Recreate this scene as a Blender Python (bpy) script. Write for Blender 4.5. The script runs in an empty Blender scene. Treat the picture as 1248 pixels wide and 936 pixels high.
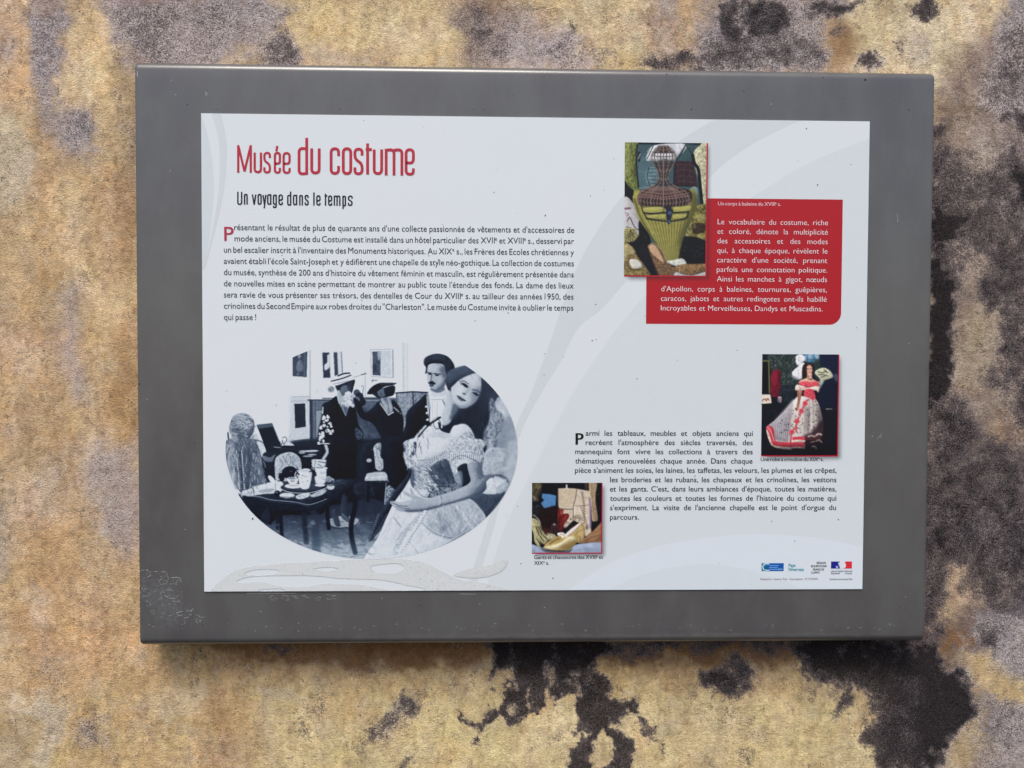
import bpy, math, random
import numpy as np
from mathutils import Matrix, Vector

# ------------------------------------------------------------------ camera
S = bpy.context.scene
C = S.collection
FPX = 974.0
RX, RY, RZ = [math.radians(a) for a in (1.56258, -1.54946, 0.18040)]
TV = np.array([0.03141314, -0.03400971, 0.9627356])
def rot(a, b, c):
    cx, cy, cz = math.cos(a), math.cos(b), math.cos(c); sx, sy, sz = math.sin(a), math.sin(b), math.sin(c)
    X = np.array([[1,0,0],[0,cx,-sx],[0,sx,cx]]); Y = np.array([[cy,0,sy],[0,1,0],[-sy,0,cy]]); Z = np.array([[cz,-sz,0],[sz,cz,0],[0,0,1]])
    return Z @ Y @ X
RM = rot(RX, RY, RZ)
Z0 = 1.45                                       # height of the board's centre above the pavement
def bw(u, v, d=0.0): return (u, d, Z0 - v)      # board coordinates (right, down, depth) -> world
cam_b = -RM.T @ TV
ax = [RM.T @ np.array(e) for e in ([1,0,0],[0,-1,0],[0,0,-1])]
cols = [(a[0], a[2], -a[1]) for a in ax]
M = Matrix([[cols[j][i] for j in range(3)] for i in range(3)]).to_4x4()
M.translation = Vector(bw(cam_b[0], cam_b[1], cam_b[2]))
cd = bpy.data.cameras.new('camera'); cam = bpy.data.objects.new('camera', cd); C.objects.link(cam)
cam.matrix_world = M; cd.sensor_width = 36; cd.lens = FPX/1248*36; cd.clip_start = .02; cd.clip_end = 500
S.camera = cam

# ------------------------------------------------------------------ light
SUN_EL, SUN_AZ = math.radians(60), math.radians(14)   # light comes from in front of the wall, high, a little left
W = bpy.data.worlds.new('World'); S.world = W; W.use_nodes = True
nt = W.node_tree; nt.nodes.clear()
sky = nt.nodes.new('ShaderNodeTexSky'); sky.sky_type = 'NISHITA'; sky.sun_disc = False
sky.sun_elevation = SUN_EL; sky.sun_rotation = math.radians(180) + SUN_AZ
sky.dust_density = 3.0; sky.air_density = 1.0; sky.ozone_density = 1.0
bg = nt.nodes.new('ShaderNodeBackground'); bg.inputs['Strength'].default_value = 0.10
wo = nt.nodes.new('ShaderNodeOutputWorld')
nt.links.new(sky.outputs[0], bg.inputs[0]); nt.links.new(bg.outputs[0], wo.inputs[0])
sl = bpy.data.lights.new('sun', 'SUN'); sl.energy = 1.5; sl.angle = math.radians(26); sl.color = (1, .95, .87)
sun = bpy.data.objects.new('sun', sl); C.objects.link(sun)
dirv = Vector((math.sin(SUN_AZ)*math.cos(SUN_EL), math.cos(SUN_AZ)*math.cos(SUN_EL), -math.sin(SUN_EL)))
sun.rotation_euler = dirv.to_track_quat('-Z', 'Y').to_euler(); sun.location = (0, -3, 4)
S.view_settings.view_transform = 'Standard'; S.view_settings.look = 'None'
S.view_settings.exposure = 0.72; S.view_settings.gamma = 1.0
S.render.resolution_x = 1024; S.render.resolution_y = 768

# ------------------------------------------------------------------ geometry of the print plane
def px_to_board(x, y):
    """ray through photograph pixel meets the board's front plane -> metres on the board"""
    x = np.asarray(x, float); y = np.asarray(y, float)
    d = np.stack([(x-624)/FPX, (y-468)/FPX, np.ones_like(x)], -1) @ RM       # = R^T d
    t = -cam_b[2]/d[..., 2]
    return cam_b[0]+d[..., 0]*t, cam_b[1]+d[..., 1]*t
def board_to_px(u, v, dep=0.0):
    q = np.stack([u, v, np.zeros_like(u)+dep], -1) @ RM.T + TV
    return q[..., 0]/q[..., 2]*FPX+624, q[..., 1]/q[..., 2]*FPX+468
def s2l(c):
    c = np.asarray(c, float)/255.0
    return np.where(c <= .04045, c/12.92, ((c+.055)/1.055)**2.4)
KW = 1.22
KP = 1.19                                        # print colour = seen colour / light on the board
def ink(c, k=None):
    v = s2l(c)*(k or KP)-.006; return tuple(np.clip(v, 0.003, .86))

# ------------------------------------------------------------------ noise (numpy)
def _h(i, j, s):
    n = (i*374761393 + j*668265263 + s*2147483629) & 0xffffffff
    n = ((n ^ (n >> 13))*1274126177) & 0xffffffff
    return ((n ^ (n >> 16)) & 0xffff)/65535.0
def vn(x, y, s=0):
    xi = np.floor(x).astype(np.int64); yi = np.floor(y).astype(np.int64)
    fx = x-xi; fy = y-yi; fx = fx*fx*(3-2*fx); fy = fy*fy*(3-2*fy)
    a = _h(xi, yi, s); b = _h(xi+1, yi, s); c = _h(xi, yi+1, s); d = _h(xi+1, yi+1, s)
    return (a*(1-fx)+b*fx)*(1-fy)+(c*(1-fx)+d*fx)*fy
def fbm(x, y, o=4, s=0):
    r = 0; a = .5; t = 0
    for k in range(o):
        r = r+a*vn(x*2**k+17.3*k, y*2**k-9.1*k, s+k); t += a; a *= .55
    return r/t
def sm(a, b, x):
    t = np.clip((x-a)/(b-a), 0, 1); return t*t*(3-2*t)

# ------------------------------------------------------------------ rasteriser for the flat prints
def catmull(p, n=5, closed=True):
    p = np.asarray(p, float); m = len(p)
    if m < 3: return p
    o = []
    rng = range(m) if closed else range(m-1)
    for i in rng:
        if closed: a, b, c, d = p[(i-1) % m], p[i], p[(i+1) % m], p[(i+2) % m]
        else: a, b, c, d = p[max(i-1, 0)], p[i], p[i+1], p[min(i+2, m-1)]
        for k in range(n):
            t = k/n
            o.append(.5*((2*b)+(c-a)*t+(2*a-5*b+4*c-d)*t*t+(3*b-a-3*c+d)*t**3))
    if not closed: o.append(p[-1])
    return np.array(o)
def inpoly(X, Y, P):
    r = np.zeros(X.shape, bool)
    x1, y1 = P[-1]
    for x2, y2 in P:
        if y1 != y2:
            c = (Y > min(y1, y2)) & (Y <= max(y1, y2)) & (X < (Y-y1)*(x2-x1)/(y2-y1)+x1)
            r ^= c
        x1, y1 = x2, y2
    return r
def blur(m, s):
    if s < .35: return m
    k = int(max(1, math.ceil(s*2.2))); w = np.exp(-np.arange(-k, k+1)**2/(2*s*s)); w /= w.sum()
    p = np.pad(m, k, mode='edge'); r = 0
    for i, a in enumerate(w): r = r+a*p[i:i+m.shape[0], :]
    q = 0
    for i, a in enumerate(w): q = q+a*r[:, i:i+m.shape[1]]
    return q
class Art:
    def __init__(s, x0, y0, x1, y1, S_, base):
        s.x0, s.y0, s.S = x0, y0, S_
        s.w = int((x1-x0)*S_); s.h = int((y1-y0)*S_)
        gx, gy = np.meshgrid(np.arange(s.w), np.arange(s.h))
        s.X = x0+(gx+.5)/S_; s.Y = y0+(gy+.5)/S_
        base = np.atleast_1d(np.asarray(base, float)); s.n = len(base)
        s.A = np.ones((s.h, s.w, s.n))*base
        s.f = (0, 0, 1.0); s.k = 0
    def frame(s, ox, oy, sc): s.f = (ox, oy, sc)
    def tr(s, p):
        p = np.asarray(p, float); return np.stack([s.f[0]+p[:, 0]/s.f[2], s.f[1]+p[:, 1]/s.f[2]], 1)
    def _box(s, P, pad):
        a = max(0, int((P[:, 0].min()-pad-s.x0)*s.S)); b = min(s.w, int((P[:, 0].max()+pad-s.x0)*s.S)+2)
        c = max(0, int((P[:, 1].min()-pad-s.y0)*s.S)); d = min(s.h, int((P[:, 1].max()+pad-s.y0)*s.S)+2)
        return a, b, c, d
    def _put(s, box, m, val, al, nz, form=None):
        a, b, c, d = box
        X, Y = s.X[c:d, a:b], s.Y[c:d, a:b]
        if callable(val): val = val(X, Y)[..., None]
        v = np.ones(m.shape+(s.n,))*np.asarray(val, float)
        if nz:
            amp, sc = nz[0], nz[1]; an = nz[2] if len(nz) > 2 else 1.0
            s.k += 7
            q = fbm(X/sc*an, Y/sc, 3, s.k)-.5
            v = v*(1+2.6*amp*q[..., None])
        if form is not None:
            v = v+form[..., None]*(.13 if s.n == 1 else .30*np.maximum(v, 25))
            v = np.clip(v, .015 if s.n == 1 else 4, None)
        m = (m*al)[..., None]
        s.A[c:d, a:b] = s.A[c:d, a:b]*(1-m)+v*m
    def poly(s, p, val, al=1, soft=.35, nz=None, smooth=True):
        P = s.tr(p)
        if smooth: P = catmull(P)
        bx = s._box(P, soft*3+1); a, b, c, d = bx
        if b <= a or d <= c: return
        m = inpoly(s.X[c:d, a:b], s.Y[c:d, a:b], P).astype(float)
        sz = math.sqrt(max(1, m.sum()))/s.S; form = None
        if smooth and sz > 2.5 and al > .6:
            sg = min(sz*.10, 5)*s.S; k = int(max(1, sg*.9)); mb = blur(np.pad(m, k+2), sg); q = k+2
            h, w = m.shape
            form = .75*(mb[q:q+h, q+k:q+k+w]-mb[q:q+h, q-k:q-k+w])+.6*(mb[q+k:q+k+h, q:q+w]-mb[q-k:q-k+h, q:q+w])
            form = form+.25*(mb[q:q+h, q:q+w]-.8)
            form = form+.35*(fbm(s.X[c:d, a:b]/5, s.Y[c:d, a:b]/7, 3, s.k+900)-.5)
        s._put(bx, blur(m, soft*s.S), val, al, nz, form)
    def ell(s, cx, cy, rx, ry, val, al=1, soft=.35, nz=None, rot=0):
        t = np.linspace(0, 2*math.pi, 24, endpoint=False); r = math.radians(rot)
        x = rx*np.cos(t); y = ry*np.sin(t)
        s.poly(np.stack([cx+x*math.cos(r)-y*math.sin(r), cy+x*math.sin(r)+y*math.cos(r)], 1)[::3], val, al, soft, nz, True)
    def line(s, p, w, val, al=1, soft=.25, smooth=True, nz=None):
        P = s.tr(p); w = w/s.f[2]/2
        if smooth and len(P) > 2: P = catmull(P, 6, False)
        bx = s._box(P, w+soft*3+1); a, b, c, d = bx
        if b <= a or d <= c: return
        X, Y = s.X[c:d, a:b], s.Y[c:d, a:b]; D = np.full(X.shape, 1e9)
        for (x1, y1), (x2, y2) in zip(P[:-1], P[1:]):
            dx, dy = x2-x1, y2-y1; L = dx*dx+dy*dy+1e-9
            t = np.clip(((X-x1)*dx+(Y-y1)*dy)/L, 0, 1)
            D = np.minimum(D, (X-x1-t*dx)**2+(Y-y1-t*dy)**2)
        m = np.clip((w-np.sqrt(D))*s.S+.5, 0, 1)
        s._put(bx, blur(m, soft*s.S), val, al, nz)
    def sample(s, px, py):
        fx = np.clip((px-s.x0)*s.S-.5, 0, s.w-1.001); fy = np.clip((py-s.y0)*s.S-.5, 0, s.h-1.001)
        i = fx.astype(int); j = fy.astype(int); fx = (fx-i)[..., None]; fy = (fy-j)[..., None]
        A = s.A
        return (A[j, i]*(1-fx)+A[j, i+1]*fx)*(1-fy)+(A[j+1, i]*(1-fx)+A[j+1, i+1]*fx)*fy

# ------------------------------------------------------------------ materials
def mat(name):
    m = bpy.data.materials.new(name); m.use_nodes = True; t = m.node_tree; t.nodes.clear()
    o = t.nodes.new('ShaderNodeOutputMaterial'); b = t.nodes.new('ShaderNodeBsdfPrincipled')
    t.links.new(b.outputs[0], o.inputs[0]); return m, t, b, o
class N:
    """tiny helper for node maths"""
    def __init__(s, t): s.t = t; s.tc = t.nodes.new('ShaderNodeTexCoord')
    def lk(s, v, i):
        if isinstance(v, bpy.types.NodeSocket): s.t.links.new(v, i)
        elif v is not None:
            if hasattr(i.default_value, '__len__') and not hasattr(v, '__len__'): v = (v, v, v)
            if hasattr(v, '__len__') and len(v) == 3 and len(i.default_value) == 4: v = (*v, 1)
            i.default_value = v
    def m(s, op, a, b=None, c=None):
        n = s.t.nodes.new('ShaderNodeMath'); n.operation = op
        s.lk(a, n.inputs[0]); s.lk(b, n.inputs[1]) if b is not None else 0; s.lk(c, n.inputs[2]) if c is not None else 0
        return n.outputs[0]
    def noise(s, sc, det=4, rough=.55, vec=None, dist=0, off=(0, 0, 0), stretch=(1, 1, 1)):
        mp = s.t.nodes.new('ShaderNodeMapping'); s.t.links.new(vec or s.tc.outputs['Object'], mp.inputs[0])
        mp.inputs['Scale'].default_value = stretch; mp.inputs['Location'].default_value = off
        n = s.t.nodes.new('ShaderNodeTexNoise'); s.t.links.new(mp.outputs[0], n.inputs['Vector'])
        n.inputs['Scale'].default_value = sc; n.inputs['Detail'].default_value = det
        n.inputs['Roughness'].default_value = rough; n.inputs['Distortion'].default_value = dist
        return n.outputs[0]
    def vor(s, sc, feat='F1', rnd=1):
        n = s.t.nodes.new('ShaderNodeTexVoronoi'); n.feature = feat; n.inputs['Scale'].default_value = sc
        n.inputs['Randomness'].default_value = rnd
        s.t.links.new(s.tc.outputs['Object'], n.inputs['Vector']); return n.outputs
    def ss(s, a, b, x):
        n = s.t.nodes.new('ShaderNodeMapRange'); n.interpolation_type = 'SMOOTHSTEP'
        s.lk(x, n.inputs[0]); s.lk(a, n.inputs[1]); s.lk(b, n.inputs[2]); return n.outputs[0]
    def mix(s, f, a, b, mode='MIX'):
        n = s.t.nodes.new('ShaderNodeMix'); n.data_type = 'RGBA'; n.blend_type = mode
        s.lk(f, n.inputs[0]); s.lk(a, n.inputs[6]); s.lk(b, n.inputs[7]); return n.outputs[2]
    def attr(s, nm, out='Fac'):
        n = s.t.nodes.new('ShaderNodeAttribute'); n.attribute_name = nm; return n.outputs[out]
    def bump(s, h, st, dist, nrm=None):
        n = s.t.nodes.new('ShaderNodeBump'); n.inputs['Strength'].default_value = st; n.inputs['Distance'].default_value = dist
        s.lk(h, n.inputs['Height'])
        if nrm: s.t.links.new(nrm, n.inputs['Normal'])
        return n.outputs[0]

def print_mat(name, col, rough=.42, var=.03, spec=.35):
    m, t, b, o = mat(name); n = N(t)
    f = n.noise(60, 4); g = n.noise(1400, 2)
    v = n.m('ADD', n.m('MULTIPLY', n.m('SUBTRACT', f, .5), var*2), n.m('MULTIPLY', n.m('SUBTRACT', g, .5), var*2.5))
    n.lk(n.mix(1.0, tuple(col), n.m('ADD', 1.0, v), 'MULTIPLY'), b.inputs['Base Color'])
    b.inputs['Roughness'].default_value = rough; b.inputs['Specular IOR Level'].default_value = spec
    return m

# wall plaster
def wall_mat():
    m, t, b, o = mat('weathered_plaster'); n = N(t)
    mo, gr, pa, ye, br = [n.attr(a) for a in ('mould', 'grey', 'pale', 'yellow', 'rust_shade')]
    big = n.noise(7, 4, .55); mid = n.noise(45, 5, .6); med = n.noise(150, 5, .7); fine = n.noise(520, 4, .7); grain = n.noise(1050, 2, .7)
    streak = n.noise(16, 5, .6, stretch=(3.2, 1, .45), off=(3, 0, 1))
    c0 = lambda x: n.m('SUBTRACT', x, .5)
    gn = n.m('ADD', n.m('MULTIPLY', c0(fine), 1.5), n.m('ADD', n.m('MULTIPLY', c0(med), .9), n.m('MULTIPLY', c0(grain), .8)))   # grain of the render, about -.5 to .5
    col = n.attr('plaster', 'Color')
    col = n.mix(1., col, n.mix(n.ss(.3, .7, mid), (.92, .915, .90), (1.07, 1.07, 1.07)), 'MULTIPLY')
    col = n.mix(n.m('MULTIPLY', n.ss(.5, .72, streak), .35), col, n.mix(1., col, (.84, .86, .92), 'MULTIPLY'))
    flake = n.m('MULTIPLY', n.ss(.56, .60, n.noise(34, 8, .7, off=(7, 2, 3))), .28)
    col = n.mix(flake, col, (.58, .475, .345))
    dirt = n.m('MULTIPLY', n.ss(.55, .66, n.m('ADD', n.m('MULTIPLY', n.noise(24, 6, .7, off=(1, 5, 9)), .8), n.m('MULTIPLY', fine, .2))), .34)
    col = n.mix(dirt, col, (.30, .225, .16))
    pf = n.m('MULTIPLY', n.ss(.35, .65, n.m('ADD', n.m('MULTIPLY', pa, .75), n.m('MULTIPLY', gn, .45))), .6)
    col = n.mix(pf, col, n.mix(n.ss(.35, .65, fine), (.42, .34, .245), (.60, .50, .38)))
    rf = n.ss(.10, .70, n.m('ADD', br, n.m('MULTIPLY', gn, .35)))  # brown stains, plus the shade painted below the board
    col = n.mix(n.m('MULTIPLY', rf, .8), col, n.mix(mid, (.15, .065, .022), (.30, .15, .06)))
    gf = n.ss(.15, .8, n.m('ADD', gr, n.m('MULTIPLY', gn, .45)))
    gcol = n.mix(n.ss(.35, .65, n.m('ADD', .5, gn)), (.245, .20, .195), (.46, .395, .375))
    gcol = n.mix(n.m('MULTIPLY', n.ss(.4, .65, big), .5), gcol, n.mix(1., gcol, (.88, .95, 1.1), 'MULTIPLY'))
    col = n.mix(n.m('MULTIPLY', gf, .82), col, gcol)
    col = n.mix(1., col, n.m('ADD', 1.03, n.m('MULTIPLY', gn, .80)), 'MULTIPLY')
    # pits and specks, denser where it is dirty
    thr = n.m('SUBTRACT', .365, n.m('MULTIPLY', n.m('ADD', gr, mo), -.075))
    pit = n.ss(0., -.03, n.m('SUBTRACT', n.m('ADD', n.m('MULTIPLY', fine, .75), n.m('MULTIPLY', grain, .25)), thr))
    col = n.mix(n.m('MULTIPLY', pit, .8), col, (.05, .032, .026))
    vv = n.vor(230); sel = n.ss(.54, .60, n.noise(70, 2, .6))
    hole = n.m('MULTIPLY', n.ss(.20, .10, vv[0]), sel)
    col = n.mix(n.m('MULTIPLY', hole, .75), col, (.07, .045, .03))
    lt = n.ss(.60, .70, grain)
    col = n.mix(n.m('MULTIPLY', lt, .28), col, (.66, .57, .46))
    # black mould, plus the shade strip painted below the board: the share of dark grains follows the density
    d = n.m('SUBTRACT', mo, n.m('ADD', .46, n.m('MULTIPLY', gn, .62)))
    mf = n.ss(-.24, .20, d)
    mcol = n.mix(n.ss(.0, .5, d), (.12, .092, .088), (.010, .007, .009))
    mcol = n.mix(n.m('MULTIPLY', n.ss(.50, .63, grain), n.m('SUBTRACT', .66, n.m('MULTIPLY', n.ss(.8, 1.05, mo), .50))), mcol, (.235, .205, .215))
    col = n.mix(n.m('MULTIPLY', mf, .96), col, mcol)
    n.lk(col, b.inputs['Base Color'])
    b.inputs['Roughness'].default_value = .93; b.inputs['Specular IOR Level'].default_value = .2
    sand = n.vor(620)[0]; sand2 = n.vor(300)[0]
    h = n.m('SUBTRACT', n.m('ADD', n.m('MULTIPLY', med, .55), n.m('MULTIPLY', fine, .45)), n.m('ADD', n.m('MULTIPLY', sand, .42), n.m('MULTIPLY', sand2, .30)))
    h = n.m('SUBTRACT', h, n.m('ADD', n.m('MULTIPLY', pit, .35), n.m('MULTIPLY', hole, .8)))
    n.lk(n.bump(h, .55, .0020), b.inputs['Normal'])
    return m

def case_mat():
    m, t, b, o = mat('grey_painted_steel'); n = N(t)
    a = n.noise(5, 4, .6, stretch=(2.5, 1, .8)); f = n.noise(700, 3, .6); c = n.noise(35, 5, .6, stretch=(1, 1, .6))
    col = n.mix(n.ss(.35, .65, a), (.092, .087, .089), (.114, .112, .110))
    col = n.mix(n.m('MULTIPLY', n.ss(.45, .7, c), .35), col, (.128, .127, .124))
    col = n.mix(1.0, col, n.m('ADD', .9, n.m('MULTIPLY', f, .2)), 'MULTIPLY')
    sc = n.attr('scuff')
    sf = n.ss(.55, .95, n.m('ADD', sc, n.m('MULTIPLY', n.m('SUBTRACT', n.noise(160, 5, .7), .5), 1.3)))
    col = n.mix(n.m('MULTIPLY', sf, .45), col, (.155, .155, .165))
    wr = n.attr('wear')
    wf = n.ss(.5, .8, n.m('ADD', n.m('MULTIPLY', wr, .55), n.m('MULTIPLY', n.noise(260, 5, .75, stretch=(.35, 1, 1)), .55)))
    col = n.mix(n.m('MULTIPLY', wf, .4), col, (.20, .185, .17))
    spk = n.ss(.073, .060, n.vor(330)[0]); sel = n.ss(.70, .72, n.noise(55, 1))
    col = n.mix(n.m('MULTIPLY', n.m('MULTIPLY', spk, sel), .8), col, (.5, .5, .5))
    n.lk(col, b.inputs['Base Color'])
    n.lk(n.m('ADD', .24, n.m('MULTIPLY', c, .14)), b.inputs['Roughness']); b.inputs['Specular IOR Level'].default_value = .55
    b.inputs['Coat Weight'].default_value = .45; b.inputs['Coat Roughness'].default_value = .16
    n.lk(n.bump(n.m('ADD', f, n.m('MULTIPLY', sf, 1.0)), .12, .0006), b.inputs['Normal'])
    return m

def attr_mat(name, alpha=True, rough=.40):
    m, t, b, o = mat(name); n = N(t)
    g = n.noise(1500, 2)
    n.lk(n.mix(1.0, n.attr('ink', 'Color'), n.m('ADD', .95, n.m('MULTIPLY', g, .1)), 'MULTIPLY'), b.inputs['Base Color'])
    b.inputs['Roughness'].default_value = rough; b.inputs['Specular IOR Level'].default_value = .35
    if alpha: n.lk(n.attr('ink', 'Alpha'), b.inputs['Alpha'])
    return m

# ------------------------------------------------------------------ mesh helpers
def obj(name, V, F, material, parent=None):
    me = bpy.data.meshes.new(name); me.from_pydata([tuple(map(float, v)) for v in V], [], F); me.update()
    o = bpy.data.objects.new(name, me); C.objects.link(o); me.materials.append(material)
    if parent: o.parent = parent; o.matrix_parent_inverse = parent.matrix_world.inverted()
    return o
def grid_obj(name, PX, PY, PZ, material, parent=None, attrs=None, color=None, cname='ink', smooth=False):
    """structured grid from 2-D arrays of world coordinates (fast)"""
    r, c = PX.shape; me = bpy.data.meshes.new(name)
    me.vertices.add(r*c); me.vertices.foreach_set('co', np.stack([PX, PY, PZ], -1).astype(np.float32).ravel())
    i = np.arange(r*c).reshape(r, c)
    q = np.stack([i[:-1, :-1], i[1:, :-1], i[1:, 1:], i[:-1, 1:]], -1).reshape(-1, 4).astype(np.int32)
    nf = len(q); me.loops.add(nf*4); me.loops.foreach_set('vertex_index', q.ravel())
    me.polygons.add(nf); me.polygons.foreach_set('loop_start', np.arange(0, nf*4, 4, dtype=np.int32))
    me.update(calc_edges=True)
    if smooth: me.polygons.foreach_set('use_smooth', np.ones(nf, bool))
    for k, v in (attrs or {}).items():
        a = me.attributes.new(k, 'FLOAT', 'POINT'); a.data.foreach_set('value', v.astype(np.float32).ravel())
    if color is not None:
        a = me.color_attributes.new(cname, 'FLOAT_COLOR', 'POINT'); a.data.foreach_set('color', color.astype(np.float32).ravel())
    me.materials.append(material)
    o = bpy.data.objects.new(name, me); C.objects.link(o)
    if parent: o.parent = parent; o.matrix_parent_inverse = parent.matrix_world.inverted()
    return o

# ------------------------------------------------------------------ the wall
DEP = 0.044                                       # wall surface behind the print plane
def axis(lo, hi, a, b, st, far):
    mid_ = np.arange(a, b+st/2, st)
    l = np.linspace(lo, a, far, endpoint=False); h = np.linspace(hi, b, far, endpoint=False)[::-1]
    return np.concatenate([l, mid_, h])
us = axis(-2.2, 2.2, -.72, .70, .0016, 60); vs = axis(-1.5, 1.45, -.54, .53, .0016, 50)
U, V_ = np.meshgrid(us, vs)
wx, wy = board_to_px(U, V_, DEP)
wxw = wx+(fbm(wx/24, wy/24, 5, 3)-.5)*36+(fbm(wx/5, wy/5, 3, 5)-.5)*11; wyw = wy+(fbm(wx/24, wy/24, 5, 9)-.5)*36+(fbm(wx/5, wy/5, 3, 6)-.5)*11   # ragged edges
def field(shapes, grow=1.0, add=0.0):
    f = np.zeros_like(U)
    for val, soft, P in shapes:
        soft = soft*1.35*grow+2+add
        P = catmull(np.array(P, float), 4)
        pad = soft*2.5+25
        sel = (wx > P[:, 0].min()-pad) & (wx < P[:, 0].max()+pad) & (wy > P[:, 1].min()-pad) & (wy < P[:, 1].max()+pad)
        ii = np.nonzero(sel.any(1))[0]; jj = np.nonzero(sel.any(0))[0]
        if len(ii) == 0 or len(jj) == 0: continue
        a, b, c, d = ii[0], ii[-1]+1, jj[0], jj[-1]+1
        X, Y = wxw[a:b, c:d], wyw[a:b, c:d]
        D = np.full(X.shape, 1e9); p = P[-1]
        for q in P:
            dx, dy = q-p; L = dx*dx+dy*dy+1e-9
            t = np.clip(((X-p[0])*dx+(Y-p[1])*dy)/L, 0, 1)
            D = np.minimum(D, (X-p[0]-t*dx)**2+(Y-p[1]-t*dy)**2); p = q
        D = np.sqrt(D); D = np.where(inpoly(X, Y, P), D, -D)
        m = sm(-soft, soft, D)
        if val < 0: f[a:b, c:d] *= 1-m*(-val)
        else: f[a:b, c:d] = np.maximum(f[a:b, c:d], m*val)
    return f
def E(cx, cy, rx, ry, n=9):
    return [(cx+rx*math.cos(2*math.pi*k/n), cy+ry*math.sin(2*math.pi*k/n)) for k in range(n)]
def c7(p): return [(414+x/2.971, 621+y/2.971) for x, y in p]
def c8(p): return [(828+x/2.971, 621+y/2.971) for x, y in p]
def c3(p): return [(828+x/2.971, y/2.971) for x, y in p]
def c5(p): return [(828+x/2.971, 310+y/2.971) for x, y in p]
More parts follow.
